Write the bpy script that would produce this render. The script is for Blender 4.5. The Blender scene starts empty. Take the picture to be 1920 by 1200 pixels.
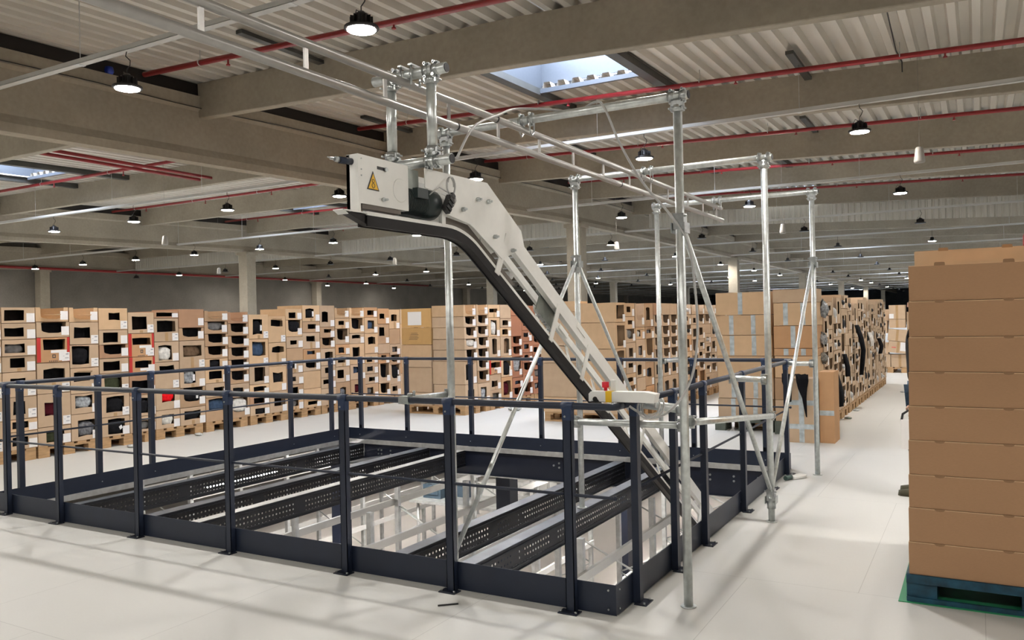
import bpy, math, random
from math import sin, cos, pi, radians, sqrt, hypot
from mathutils import Vector, Matrix
from mathutils.geometry import tessellate_polygon
random.seed(11)
sc = bpy.context.scene
col = sc.collection

# ---------------------------------------------------------------- camera
CAM_H = 1.55
yaw, pitch, roll = radians(29.68), radians(0.07), radians(-1.26)
Fw = Vector((-sin(yaw) * cos(pitch), cos(yaw) * cos(pitch), sin(pitch)))
Rt = Vector((cos(yaw), sin(yaw), 0)); Up = Rt.cross(Fw)
R2 = cos(roll) * Rt + sin(roll) * Up; U2 = -sin(roll) * Rt + cos(roll) * Up
cam_data = bpy.data.cameras.new('camera'); cam = bpy.data.objects.new('camera', cam_data)
cam_data.sensor_width = 36.0; cam_data.lens = 1535.2 / 1920 * 36.0; cam_data.clip_end = 400
cam.matrix_world = Matrix(((R2.x, U2.x, -Fw.x, 0), (R2.y, U2.y, -Fw.y, 0), (R2.z, U2.z, -Fw.z, CAM_H), (0, 0, 0, 1)))
col.objects.link(cam); sc.camera = cam

# ---------------------------------------------------------------- world, exposure
w = bpy.data.worlds.new('sky'); sc.world = w; w.use_nodes = True
bg = w.node_tree.nodes['Background']; bg.inputs['Color'].default_value = (0.62, 0.76, 1.0, 1); bg.inputs['Strength'].default_value = 6.0
sc.view_settings.view_transform = 'Standard'; sc.view_settings.look = 'None'
sc.view_settings.gamma = 1.0; sc.view_settings.use_curve_mapping = False
sc.view_settings.exposure = 0.66
sc.cycles.max_bounces = 7; sc.cycles.diffuse_bounces = 4; sc.cycles.glossy_bounces = 3
sc.cycles.use_denoising = True; sc.cycles.use_light_tree = True; sc.cycles.sample_clamp_indirect = 6.0
sc.cycles.caustics_reflective = False; sc.cycles.caustics_refractive = False
LAMP_L = 310.0

# ---------------------------------------------------------------- materials
MATS = {}
def mat(name, color, rough=0.6, metal=0.0, noise=0.0, nscale=20.0, bump=0.0, stretch=None, objcol=False, emit=None, spec=0.5, coat=0.0, spots=None):
    if name in MATS: return MATS[name]
    m = bpy.data.materials.new(name); m.use_nodes = True; nt = m.node_tree; n = nt.nodes; l = nt.links
    b = n['Principled BSDF']; b.inputs['Roughness'].default_value = rough; b.inputs['Metallic'].default_value = metal
    b.inputs['Specular IOR Level'].default_value = spec; b.inputs['Coat Weight'].default_value = coat
    tc = n.new('ShaderNodeTexCoord'); mp = n.new('ShaderNodeMapping'); l.new(tc.outputs['Object'], mp.inputs['Vector'])
    if stretch: mp.inputs['Scale'].default_value = stretch
    nz = n.new('ShaderNodeTexNoise'); nz.inputs['Scale'].default_value = nscale; nz.inputs['Detail'].default_value = 5
    l.new(mp.outputs['Vector'], nz.inputs['Vector'])
    rgb = n.new('ShaderNodeRGB'); rgb.outputs[0].default_value = (*color, 1); src = rgb.outputs[0]
    if objcol:
        oi = n.new('ShaderNodeObjectInfo'); mx = n.new('ShaderNodeMix'); mx.data_type = 'RGBA'; mx.blend_type = 'MULTIPLY'; mx.inputs['Factor'].default_value = 1
        l.new(src, mx.inputs['A']); l.new(oi.outputs['Color'], mx.inputs['B']); src = mx.outputs['Result']
    if noise > 0:
        mr = n.new('ShaderNodeMapRange'); mr.inputs['From Min'].default_value = 0.3; mr.inputs['From Max'].default_value = 0.7
        mr.inputs['To Min'].default_value = 1 - noise; mr.inputs['To Max'].default_value = 1 + noise * 0.5
        l.new(nz.outputs['Fac'], mr.inputs['Value'])
        vm = n.new('ShaderNodeVectorMath'); vm.operation = 'SCALE'; l.new(src, vm.inputs[0]); l.new(mr.outputs['Result'], vm.inputs['Scale']); src = vm.outputs['Vector']
    l.new(src, b.inputs['Base Color'])
    if bump > 0:
        bp = n.new('ShaderNodeBump'); bp.inputs['Strength'].default_value = bump; bp.inputs['Distance'].default_value = 0.01
        l.new(nz.outputs['Fac'], bp.inputs['Height']); l.new(bp.outputs['Normal'], b.inputs['Normal'])
    if emit:
        b.inputs['Emission Color'].default_value = (*emit[0], 1); b.inputs['Emission Strength'].default_value = emit[1]
    MATS[name] = m; return m

M_navyc = mat('navy_cap_paint', (0.016, 0.034, 0.085), 0.42, noise=0.1, nscale=8)
M_navy = mat('navy_paint', (0.013, 0.020, 0.040), 0.42, noise=0.1, nscale=8)
M_navyd = mat('navy_steel', (0.008, 0.012, 0.026), 0.38, noise=0.15, nscale=6)
M_black = mat('black_steel', (0.012, 0.013, 0.017), 0.35, noise=0.15, nscale=10)
M_galv = mat('galvanised_tube', (0.72, 0.76, 0.75), 0.34, 0.75, noise=0.18, nscale=30)
M_zinc = mat('zinc_sheet', (0.62, 0.63, 0.62), 0.42, 0.6, noise=0.2, nscale=12)
M_clamp = mat('zinc_clamp', (0.52, 0.55, 0.55), 0.30, 0.9, noise=0.2, nscale=40)
M_track = mat('grey_track_tube', (0.40, 0.39, 0.37), 0.32, 0.6, noise=0.08, nscale=15)
M_white = mat('white_powder_coat', (0.84, 0.84, 0.80), 0.4, noise=0.03, nscale=20)
M_whitep = mat('white_paint', (0.66, 0.65, 0.66), 0.5, noise=0.05, nscale=10)
M_belt = mat('black_belt', (0.008, 0.007, 0.007), 0.45, spec=0.25, noise=0.2, nscale=40)
M_motor = mat('dark_green_motor', (0.022, 0.034, 0.034), 0.4, noise=0.15, nscale=20)
M_blackp = mat('black_plastic', (0.010, 0.010, 0.011), 0.4)
M_red = mat('red_pipe_paint', (0.27, 0.015, 0.018), 0.42, noise=0.12, nscale=5)
M_yellow = mat('warning_yellow', (0.85, 0.50, 0.02), 0.45)
M_yel2 = mat('yellow_tape', (0.90, 0.55, 0.02), 0.45)
M_redp = mat('red_plastic', (0.75, 0.02, 0.04), 0.35)
M_card = mat('cardboard', (0.53, 0.39, 0.265), 0.85, noise=0.06, nscale=9, bump=0.05, objcol=True, spec=0.2)
M_card2 = mat('corrugated_card', (0.46, 0.275, 0.155), 0.85, noise=0.05, nscale=60, bump=0.04, stretch=(1, 1, 6), objcol=True, spec=0.2)
M_paper = mat('white_label_paper', (0.80, 0.79, 0.78), 0.7, noise=0.03)
M_ink = mat('printed_ink', (0.05, 0.05, 0.055), 0.7)
M_tape = mat('clear_packing_tape', (0.50, 0.56, 0.58), 0.22, noise=0.3, nscale=14)
M_tapeb = mat('brown_packing_tape', (0.42, 0.27, 0.13), 0.35, noise=0.1)
M_cloth = mat('folded_cloth', (1, 1, 1), 0.9, noise=0.35, nscale=18, bump=0.5, objcol=True, spec=0.1)
M_poly = mat('plastic_bag', (0.50, 0.52, 0.54), 0.16, noise=0.6, nscale=26, bump=0.8, objcol=True)
M_wood = mat('pallet_wood', (0.48, 0.30, 0.15), 0.8, noise=0.3, nscale=5, stretch=(1, 1, 8), bump=0.2)
M_bluep = mat('blue_pallet_paint', (0.012, 0.075, 0.125), 0.6, noise=0.6, nscale=14, bump=0.3)
M_greyp = mat('grey_green_pallet_paint', (0.10, 0.12, 0.10), 0.7, noise=0.3, nscale=8)
M_green = mat('green_floor_sheet', (0.03, 0.30, 0.13), 0.5, noise=0.05)
M_lampb = mat('lamp_black_housing', (0.015, 0.013, 0.013), 0.4)
M_lens = mat('lamp_lens_lit', (0.9, 0.9, 0.9), 0.5, emit=((1.0, 0.945, 0.895), LAMP_L))
M_lenso = mat('lamp_lens_off', (0.10, 0.10, 0.10), 0.3)
M_tray = mat('white_cable_tray', (0.58, 0.575, 0.55), 0.75, noise=0.04, nscale=4)
M_steeld = mat('dark_steel_trimmer', (0.06, 0.06, 0.055), 0.5, noise=0.2, nscale=3)
M_deck = mat('roof_sheet', (0.60, 0.565, 0.50), 0.5, metal=0.0, noise=0.14, nscale=1.2, stretch=(1, 0.25, 1))
M_skyl = mat('skylight_dome', (0.8, 0.85, 0.95), 0.4, emit=((0.74, 0.83, 1.0), 15.0))
M_curb = mat('skylight_curb', (0.075, 0.085, 0.10), 0.4, noise=0.05)
M_hair = mat('dark_hair', (0.02, 0.015, 0.012), 0.6)
M_skin = mat('skin', (0.55, 0.33, 0.24), 0.55)
M_jeans = mat('blue_denim', (0.08, 0.14, 0.22), 0.85, noise=0.3, nscale=30)
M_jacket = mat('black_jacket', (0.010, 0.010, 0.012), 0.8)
M_shoe = mat('olive_shoe', (0.07, 0.065, 0.035), 0.7)
M_cable = mat('grey_cable', (0.50, 0.50, 0.49), 0.4)

def concrete(name, color, dark=0.55):
    m = bpy.data.materials.new(name); m.use_nodes = True; n = m.node_tree.nodes; l = m.node_tree.links; b = n['Principled BSDF']
    b.inputs['Roughness'].default_value = 0.85; b.inputs['Specular IOR Level'].default_value = 0.2
    tc = n.new('ShaderNodeTexCoord'); a = n.new('ShaderNodeTexNoise'); a.inputs['Scale'].default_value = 0.9; a.inputs['Detail'].default_value = 6
    c = n.new('ShaderNodeTexNoise'); c.inputs['Scale'].default_value = 14; c.inputs['Detail'].default_value = 6
    l.new(tc.outputs['Object'], a.inputs['Vector']); l.new(tc.outputs['Object'], c.inputs['Vector'])
    r = n.new('ShaderNodeValToRGB'); r.color_ramp.elements[0].position = 0.3; r.color_ramp.elements[1].position = 0.7
    r.color_ramp.elements[0].color = (*[x * 0.86 for x in color], 1); r.color_ramp.elements[1].color = (*[x * 1.08 for x in color], 1)
    l.new(a.outputs['Fac'], r.inputs['Fac'])
    mr = n.new('ShaderNodeMapRange'); mr.inputs['From Min'].default_value = 0.3; mr.inputs['From Max'].default_value = 0.7; mr.inputs['To Min'].default_value = 0.92; mr.inputs['To Max'].default_value = 1.05
    l.new(c.outputs['Fac'], mr.inputs['Value'])
    vm = n.new('ShaderNodeVectorMath'); vm.operation = 'SCALE'; l.new(r.outputs['Color'], vm.inputs[0]); l.new(mr.outputs['Result'], vm.inputs['Scale'])
    l.new(vm.outputs['Vector'], b.inputs['Base Color'])
    bp = n.new('ShaderNodeBump'); bp.inputs['Strength'].default_value = 0.15; bp.inputs['Distance'].default_value = 0.01; l.new(c.outputs['Fac'], bp.inputs['Height']); l.new(bp.outputs['Normal'], b.inputs['Normal'])
    return m
M_conc = concrete('precast_concrete', (0.37, 0.33, 0.265))
M_wall = concrete('grey_wall_panel', (0.20, 0.185, 0.16))
M_wallb = concrete('dark_wall_panel', (0.11, 0.12, 0.135))

def floor_mat(name, color, lines=True):
    m = bpy.data.materials.new(name); m.use_nodes = True; n = m.node_tree.nodes; l = m.node_tree.links; b = n['Principled BSDF']
    b.inputs['Roughness'].default_value = 0.42; b.inputs['Specular IOR Level'].default_value = 0.35
    tc = n.new('ShaderNodeTexCoord'); a = n.new('ShaderNodeTexNoise'); a.inputs['Scale'].default_value = 0.5; a.inputs['Detail'].default_value = 4
    c = n.new('ShaderNodeTexNoise'); c.inputs['Scale'].default_value = 60; c.inputs['Detail'].default_value = 3
    l.new(tc.outputs['Object'], a.inputs['Vector']); l.new(tc.outputs['Object'], c.inputs['Vector'])
    mr = n.new('ShaderNodeMapRange'); mr.inputs['From Min'].default_value = 0.3; mr.inputs['From Max'].default_value = 0.7; mr.inputs['To Min'].default_value = 0.965; mr.inputs['To Max'].default_value = 1.02
    l.new(a.outputs['Fac'], mr.inputs['Value'])
    br = n.new('ShaderNodeTexBrick'); br.offset = 0.5; br.inputs['Scale'].default_value = 1.0; br.inputs['Brick Width'].default_value = 1.22; br.inputs['Row Height'].default_value = 2.44
    br.inputs['Mortar Size'].default_value = 0.0018; br.inputs['Mortar Smooth'].default_value = 0.0
    br.inputs['Color1'].default_value = (*color, 1); br.inputs['Color2'].default_value = (*[x * 0.985 for x in color], 1); br.inputs['Mortar'].default_value = (*[x * (0.72 if lines else 1) for x in color], 1)
    l.new(tc.outputs['Object'], br.inputs['Vector'])
    vm = n.new('ShaderNodeVectorMath'); vm.operation = 'SCALE'; l.new(br.outputs['Color'], vm.inputs[0]); l.new(mr.outputs['Result'], vm.inputs['Scale'])
    l.new(vm.outputs['Vector'], b.inputs['Base Color'])
    r2 = n.new('ShaderNodeMapRange'); r2.inputs['To Min'].default_value = 0.34; r2.inputs['To Max'].default_value = 0.5; l.new(c.outputs['Fac'], r2.inputs['Value']); l.new(r2.outputs['Result'], b.inputs['Roughness'])
    return m
M_floor = floor_mat('off_white_floor_panels', (0.60, 0.603, 0.575))
M_floor2 = floor_mat('lower_floor', (0.50, 0.465, 0.43), False)

# ---------------------------------------------------------------- mesh builder
class MB:
    def __init__(s): s.v = []; s.f = []; s.sm = []; s.mi = []; s.mm = 0
    def add(s, vs, fs, smooth=False):
        o = len(s.v); s.v += [Vector(p) for p in vs]
        for f in fs: s.f.append([i + o for i in f]); s.sm.append(smooth); s.mi.append(s.mm)
    def box(s, a, b):
        (x0, y0, z0), (x1, y1, z1) = a, b
        s.add([(x0,y0,z0),(x1,y0,z0),(x1,y1,z0),(x0,y1,z0),(x0,y0,z1),(x1,y0,z1),(x1,y1,z1),(x0,y1,z1)],
              [(0,3,2,1),(4,5,6,7),(0,1,5,4),(1,2,6,5),(2,3,7,6),(3,0,4,7)])
    def obox(s, c, ax, ay, az):   # oriented box from half axes
        c, ax, ay, az = map(Vector, (c, ax, ay, az))
        P = [c + i*ax + j*ay + k*az for k in (-1, 1) for (i, j) in ((-1,-1),(1,-1),(1,1),(-1,1))]
        s.add(P, [(0,3,2,1),(4,5,6,7),(0,1,5,4),(1,2,6,5),(2,3,7,6),(3,0,4,7)])
    def bar(s, p0, p1, wd, th, up=(0,0,1)):  # rectangular bar; wd across, th along up
        p0, p1 = Vector(p0), Vector(p1); d = p1 - p0; u = Vector(up); sd = d.cross(u).normalized(); u = sd.cross(d).normalized()
        s.obox((p0+p1)/2, d/2, sd*wd/2, u*th/2)
    def cyl(s, p0, p1, r, n=12, r1=None, caps=True):
        p0, p1 = Vector(p0), Vector(p1); d = (p1-p0).normalized(); a = d.orthogonal().normalized(); b = d.cross(a)
        r1 = r if r1 is None else r1; o = len(s.v)
        for p, q in ((p0, r), (p1, r1)):
            for i in range(n): t = 2*pi*i/n; s.v.append(p + (a*cos(t) + b*sin(t))*q)
        for i in range(n): j = (i+1) % n; s.f.append([o+i, o+j, o+n+j, o+n+i]); s.sm.append(True); s.mi.append(s.mm)
        if caps:
            s.f.append([o+i for i in reversed(range(n))]); s.sm.append(False); s.mi.append(s.mm)
            s.f.append([o+n+i for i in range(n)]); s.sm.append(False); s.mi.append(s.mm)
    def pipe(s, pts, r, n=8):
        pts = [Vector(p) for p in pts]; o = len(s.v); N = len(pts); a = None
        for k, p in enumerate(pts):
            d = (pts[min(k+1, N-1)] - pts[max(k-1, 0)]).normalized()
            if a is None: a = d.orthogonal().normalized()
            else: a = (a - d*a.dot(d)).normalized()
            b = d.cross(a)
            for i in range(n): t = 2*pi*i/n; s.v.append(p + (a*cos(t)+b*sin(t))*r)
        for k in range(N-1):
            for i in range(n):
                j = (i+1) % n; s.f.append([o+k*n+i, o+k*n+j, o+(k+1)*n+j, o+(k+1)*n+i]); s.sm.append(True); s.mi.append(s.mm)
        s.f.append([o+i for i in reversed(range(n))]); s.sm.append(False); s.mi.append(s.mm)
        s.f.append([o+(N-1)*n+i for i in range(n)]); s.sm.append(False); s.mi.append(s.mm)
    def lathe(s, prof, c=(0,0,0), n=20, smooth=True, m=None):   # profile (r,z) about z
        o = len(s.v); c = Vector(c)
        for r, z in prof:
            for i in range(n):
                t = 2*pi*i/n; p = Vector((r*cos(t), r*sin(t), z)); s.v.append(c + (m @ p if m else p))
        for k in range(len(prof)-1):
            for i in range(n):
                j = (i+1) % n; s.f.append([o+k*n+i, o+k*n+j, o+(k+1)*n+j, o+(k+1)*n+i]); s.sm.append(smooth); s.mi.append(s.mm)
        s.f.append([o+i for i in reversed(range(n))]); s.sm.append(False); s.mi.append(s.mm)
        s.f.append([o+(len(prof)-1)*n+i for i in range(n)]); s.sm.append(False); s.mi.append(s.mm)
    def prism(s, poly, e):       # polygon (3d points) extruded by vector e
        P = [Vector(p) for p in poly]; e = Vector(e); n = len(P); o = len(s.v); s.v += P + [p+e for p in P]
        for t in tessellate_polygon([P]):
            s.f.append([o+t[0], o+t[1], o+t[2]]); s.sm.append(False); s.mi.append(s.mm)
            s.f.append([o+n+t[2], o+n+t[1], o+n+t[0]]); s.sm.append(False); s.mi.append(s.mm)
        for i in range(n): j = (i+1) % n; s.f.append([o+i, o+j, o+n+j, o+n+i]); s.sm.append(False); s.mi.append(s.mm)
    def sphere(s, c, r, n=12, m=8, sc3=(1,1,1)):
        c = Vector(c); prof = [(max(1e-4, r*sin(pi*k/m)), -r*cos(pi*k/m)) for k in range(m+1)]
        s.lathe(prof, c, n, True, Matrix.Diagonal(Vector(sc3)))
    def build(s, name, m, parent=None, fix=True):
        me = bpy.data.meshes.new(name)
        off = parent_loc(parent) if parent else Vector((0,0,0))
        if fix and parent is None:
            xs = [p.x for p in s.v]; ys = [p.y for p in s.v]; zs = [p.z for p in s.v]
            off = Vector(((min(xs)+max(xs))/2, (min(ys)+max(ys))/2, min(zs)))
        me.from_pydata([tuple(p-off) for p in s.v], [], s.f)
        me.polygons.foreach_set('use_smooth', s.sm)
        ms = m if isinstance(m, (list, tuple)) else [m]
        for q in ms: me.materials.append(q)
        if len(ms) > 1: me.polygons.foreach_set('material_index', s.mi)
        me.validate(); me.update()
        o = bpy.data.objects.new(name, me); col.objects.link(o)
        if parent: o.parent = parent
        else: o.location = off
        return o
def parent_loc(p):
    v = Vector(p.location); q = p.parent
    while q: v += Vector(q.location); q = q.parent
    return v
def tag(o, label=None, cat=None, group=None, kind=None):
    if label: o['label'] = label
    if cat: o['category'] = cat
    if group: o['group'] = group
    if kind: o['kind'] = kind
    return o
def empty(name, loc, label=None, cat=None, group=None, kind=None):
    o = bpy.data.objects.new(name, None); o.location = loc; o.empty_display_size = 0.1; col.objects.link(o)
    return tag(o, label, cat, group, kind)
def copy_tree(o, parent=None):
    c = o.copy(); col.objects.link(c)
    if parent: c.parent = parent
    for ch in [x for x in KIDS.get(o.name, [])]: copy_tree(ch, c)
    return c
KIDS = {}
def kids(o):
    KIDS[o.name] = list(o.children)
    for c in o.children: kids(c)
ORD = ['first','second','third','fourth','fifth','sixth','seventh','eighth','ninth','tenth','eleventh','twelfth','thirteenth','fourteenth','fifteenth','sixteenth','seventeenth','eighteenth','nineteenth','twentieth','twenty-first','twenty-second','twenty-third','twenty-fourth','twenty-fifth','twenty-sixth','twenty-seventh','twenty-eighth','twenty-ninth','thirtieth']
def ordn(i): return ORD[i] if i < 30 else '%dth' % (i+1)
#SECTION2
# ================================================================ SETTING
OX0, OX1, OY0, OY1 = -7.455, -1.665, 3.96, 8.54      # the opening in the floor
XL, XR, YF, YB = -43.2, 12.0, -12.0, 150.0
ZLOW = -3.3
m = MB()
for a, b in (((XL, YF), (XR, OY0)), ((XL, OY1), (XR, YB)), ((XL, OY0), (OX0, OY1)), ((OX1, OY0), (XR, OY1))):
    m.box((a[0], a[1], -0.04), (b[0], b[1], 0.0))
tag(m.build('floor', M_floor, fix=False), 'pale off-white panelled floor of the mezzanine level', 'floor', kind='structure')
m = MB(); m.box((-26, -4, ZLOW - 0.05), (14, 34, ZLOW))
tag(m.build('floor', M_floor2, fix=False), 'light grey floor of the level below, seen through the opening', 'floor', kind='structure')
for nm, a, b, mt in (('wall_left', (XL-.2, YF, 0), (XL, YB, 7.4), M_wall), ('wall_right', (XR, YF, 0), (XR+.2, YB, 7.4), M_wall),
                 ('wall_back', (XL-.2, YB, 0), (XR+.2, YB+.2, 7.4), M_wallb), ('wall_front', (XL-.2, YF-.2, 0), (XR+.2, YF, 7.4), M_wall)):
    m = MB(); m.box(a, b); tag(m.build(nm, mt, fix=False), 'plain %s of the hall' % nm.replace('_', ' '), 'wall', kind='structure')
for nm, a, b in (('wall_lower_left', (-26.2, -4, ZLOW), (-26, 34, -0.05)), ('wall_lower_back', (-26, 34, ZLOW), (14, 34.2, -0.05)),
                 ('wall_lower_right', (14, -4, ZLOW), (14.2, 34, -0.05)), ('wall_lower_front', (-26, -4.2, ZLOW), (14, -4, -0.05))):
    m = MB(); m.box(a, b); tag(m.build(nm, M_floor2, fix=False), '%s of the level below' % nm.replace('_', ' '), 'wall', kind='structure')

def rise(Y): return 0.025 * (max(-12.0, min(Y, 26.0)) - 12.0)
def tilt(X): return (0.040 if X > -5.5 else 0.027) * (max(X, -11.7) + 5.5)
def zb(X, Y): return 5.10 - tilt(X) + rise(Y)       # underside of the roof beams
BH = 0.74
def zd(X, Y): return 5.74 - (0.035 if X > -5.5 else 0.020) * (max(X, -11.7) + 5.5) + rise(Y)
BY = [9.84 + 5.15 * k for k in range(-4, 28)]
def zg(Y): return 4.34 + 0.0235 * (min(Y, 25.3) - 6.3)
def beam_piece(m, x0, x1, y):
    a, b, h = 0.085, 0.06, BH
    for (xa, xb) in ((x0, x1),):
        za, zc = zb(xa, y), zb(xb, y)
        prof = [(-a+.01, 0), (a-.01, 0), (a, .012), (a+.02, h), (-a-.02, h), (-a, .012)]
        n = len(prof); vs = [(xa, y+p, (za+q) if q < .3 else zd(xa, y)) for p, q in prof] + [(xb, y+p, (zc+q) if q < .3 else zd(xb, y)) for p, q in prof]
        fs = [[i, (i+1) % n, n+(i+1) % n, n+i] for i in range(n)]
        fs = [f[::-1] for f in fs] + [list(range(n)), [n+i for i in reversed(range(n))]]
        m.add(vs, fs)
GX = [-11.7, -27.5]
for k, y in enumerate(BY):
    for (x0, x1, nm) in ((-11.76, -5.5, ''), (-5.5, XR, 'right of the long girder'), (-27.5, -11.90, 'between the two long girders'), (XL, -27.6, 'left of the far girder')):
        if x1 == -5.5: m0 = MB(); beam_piece(m0, x0, x1, y); continue
        m = m0 if x0 == -5.5 else MB(); beam_piece(m, x0, x1, y)
        tag(m.build('roof_beam', M_conc, fix=False), ('precast concrete roof beam %s, %s in view from the camera' % (nm, ordn(k-4))) if k > 3 else 'roof beam %s, %s one back overhead and behind the camera' % (nm, ordn(3-k)), 'beam', 'concrete roof beams', 'structure')
def zgt(Y): return zg(Y) + 1.16
for gx, nm in ((-11.83, 'nearer'), (-27.63, 'farther'), (-42.9, 'wall-side')):
    m = MB(); prof = [(-.13, 0), (.13, 0), (.13, .13), (.06, .26), (.06, .90), (.13, .95), (.13, 1.16), (-.13, 1.16), (-.13, .95), (-.06, .90), (-.06, .26), (-.13, .13)]
    gz = lambda y_, q_: zg(y_)+q_ if q_ < .5 else zgt(y_) - (1.16-q_)
    n = len(prof)
    for ya, yb in ((YF, 18.6), (18.6, 25.3), (25.3, YB)):
        vs = [(gx+p, ya, gz(ya, q)) for p, q in prof] + [(gx+p, yb, gz(yb, q)) for p, q in prof]
        m.add(vs, [[i, (i+1) % n, n+(i+1) % n, n+i] for i in range(n)] + [list(reversed(range(n))), [n+i for i in range(n)]])
    tag(m.build('roof_girder', M_conc, fix=False), '%s long concrete girder carrying the roof beams' % nm, 'girder', 'long roof girders', 'structure')
for gx, nm in ((-11.83, 'nearer'), (-27.63, 'farther'), (-42.9, 'wall-side')):
    for i in range(6):
        y = 25.3 + 20.6 * i
        m = MB(); m.box((gx-.25, y-.25, 0), (gx+.25, y+.25, zg(y)))
        o = tag(m.build('column', M_conc), '%s concrete column under the %s girder' % (ordn(i), nm), 'column', 'concrete columns', 'structure')
        m = MB(); m.box((gx-.32, y-.32, zg(y)-.12), (gx+.32, y+.32, zg(y)-.0)); m.build('corbel', M_conc, o)
for gx, nm in ((-11.83, 'nearer'), (-27.63, 'farther')):
    m = MB()
    for ya, yb in ((YF, 25.3), (25.3, YB)):
        w0, w1 = zd(gx, ya) - .004, zd(gx, yb) - .004; P_ = [(gx-.07, ya, zgt(ya)+.001), (gx+.07, ya, zgt(ya)+.001), (gx+.07, yb, zgt(yb)+.001), (gx-.07, yb, zgt(yb)+.001), (gx-.07, ya, w0), (gx+.07, ya, w0), (gx+.07, yb, w1), (gx-.07, yb, w1)]
        m.add(P_, [(0,3,2,1),(4,5,6,7),(0,1,5,4),(1,2,6,5),(2,3,7,6),(3,0,4,7)])
    tag(m.build('girder_top_strip', M_lampb, fix=False), 'black strip between the %s girder and the roof sheeting' % nm, 'filler strip', kind='structure')  # plain black strip in the gap above the girder
# ribbed roof deck with the skylight holes
SKY = []
for (xa, xb) in ((-6.95, -4.95), (-23.2, -21.2)):
    for k in range(4, 26, 2): SKY.append((xa, xb, BY[k] + .45, BY[k] + 3.5))
for (xa, xb) in ((-16.5, -14.5), (2.2, 4.2)):
    for k in range(9, 26, 2): SKY.append((xa, xb, BY[k] + .45, BY[k] + 3.5))
m = MB(); P = 0.29; x = XL - .3
while x < XR + .3:
    segs = ((x, 0, x+.10, 0), (x+.10, 0, x+.135, .10), (x+.135, .10, x+.255, .10), (x+.255, .10, x+P, 0))
    xm = x + P/2; cuts = sorted((s_[2], s_[3]) for s_ in SKY if s_[0] < xm < s_[1])
    ys = [YF-.2]
    for a, b in cuts: ys += [a, b]
    ys.append(YB+.2); iv = []
    for q in range(0, len(ys), 2):
        a_, b_ = ys[q], ys[q+1]
        if a_ < 26 < b_: iv += [(a_, 26.0), (26.0, b_)]
        else: iv.append((a_, b_))
    for (ya, yb) in iv:
        for (xa, za, xb, zb_) in segs:
            m.add([(xa, ya, zd(xa, ya)+za), (xb, ya, zd(xb, ya)+zb_), (xb, yb, zd(xb, yb)+zb_), (xa, yb, zd(xa, yb)+za)], [(0, 3, 2, 1)])
    x += P
tag(m.build('ceiling', M_deck, fix=False), 'ribbed pale metal roof sheeting laid over the concrete beams', 'ceiling', kind='structure')
for i, (xa, xb, ya, yb) in enumerate(SKY):
    z = zd((xa+xb)/2, yb) + .02; t = .04
    e = empty('window_%d' % (i+1), ((xa+xb)/2, (ya+yb)/2, z), 'daylit roof skylight %s, in the %s roof bay' % (('above the conveyor line' if -7 < xa < -6 else 'beyond the long girder' if xa < -20 else 'between the long girders' if xa < 0 else 'over the aisle at right'), ordn(int(round((ya-.45-9.84)/5.15)))), 'skylight', 'roof skylights', 'structure')
    m = MB(); xa2, xb2, ya2, yb2 = xa-.05, xb+.05, ya-.35, yb+.22
    m.box((xa2, ya2, z+.10), (xb2, ya2+t, z+.95)); m.box((xa2, yb2-t, z+.10), (xb2, yb2, z+.95)); m.box((xa2, ya2, z), (xa2+t, yb2, z+.95)); m.box((xb2-t, ya2, z), (xb2, yb2, z+.95))
    m.build('curb', M_curb, e)
    m = MB(); m.box((xa+.02, yb-.03, z-.10), (xb-.02, yb+.03, z-.02)); m.box((xa+.02, ya-.03, z-.10), (xb-.02, ya+.03, z-.02)); m.build('edge_angle', M_curb, e)
    m = MB(); n0 = int((xa - XL + .3)/.29)
    for q in range(n0, n0+9):
        xv = XL - .3 + q*.29; zv = zd(xv, yb2)
        if xv > xa-.05 and xv+.1 < xb+.05: m.prism([(xv+.004, yb2-.03, zv+.004), (xv+.096, yb2-.03, zv+.004), (xv+.128, yb2-.03, zv+.098), (xv-.028, yb2-.03, zv+.098)], (0, .03, 0))
    m.build('dark_gap_piece', M_blackp, e)  # added black pieces draw the dark gaps above the sheet valleys
    m = MB(); m.box((xa2+t, ya2+t, z+.90), (xb2-t, yb2-t, z+.95)); m.build('dome', M_skyl, e)
# dark steel trimmers beside the skylights and short pipe supports
for i, k in enumerate(range(4, 12, 2)):
    for xx, nm in ((-4.78, 'right'), (-6.98, 'left'), (-21.0, 'right'), (-23.4, 'left')):
        m = MB(); ya, yb = BY[k]+.1, BY[k+1]-.1; m.bar((xx, ya, zd(xx, ya)-.07), (xx, yb, zd(xx, yb)-.07), .18, .12)
        tag(m.build('steel_trimmer', M_steeld, fix=False), 'dark steel channel along the %s skylight edge, %s bay, %s the long girder' % (nm, ordn(k-4), 'right of' if xx > -10 else 'beyond'), 'steel channel', 'dark channels beside the skylights', 'structure')
for k, xx in ((3, -8.9), (4, -2.48), (4, -11.0), (5, -3.2), (5, -8.8), (3, -2.6)):
    m = MB(); z = zd(xx, BY[k+1]-1.75); m.box((xx-.06, BY[k+1]-1.75, z-.06), (xx+.06, BY[k+1]-.1, z-.005))
    tag(m.build('steel_trimmer', M_steeld, fix=False), 'short dark rail under the roof sheeting, %s bay, %s' % (ordn(max(k-4, 0)) if k > 3 else 'nearest', 'near the left girder' if xx < -10 else 'left of the skylights' if xx < -8 else 'right of the skylights'), 'steel channel', 'short dark rails holding the pipes', 'structure')
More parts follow.
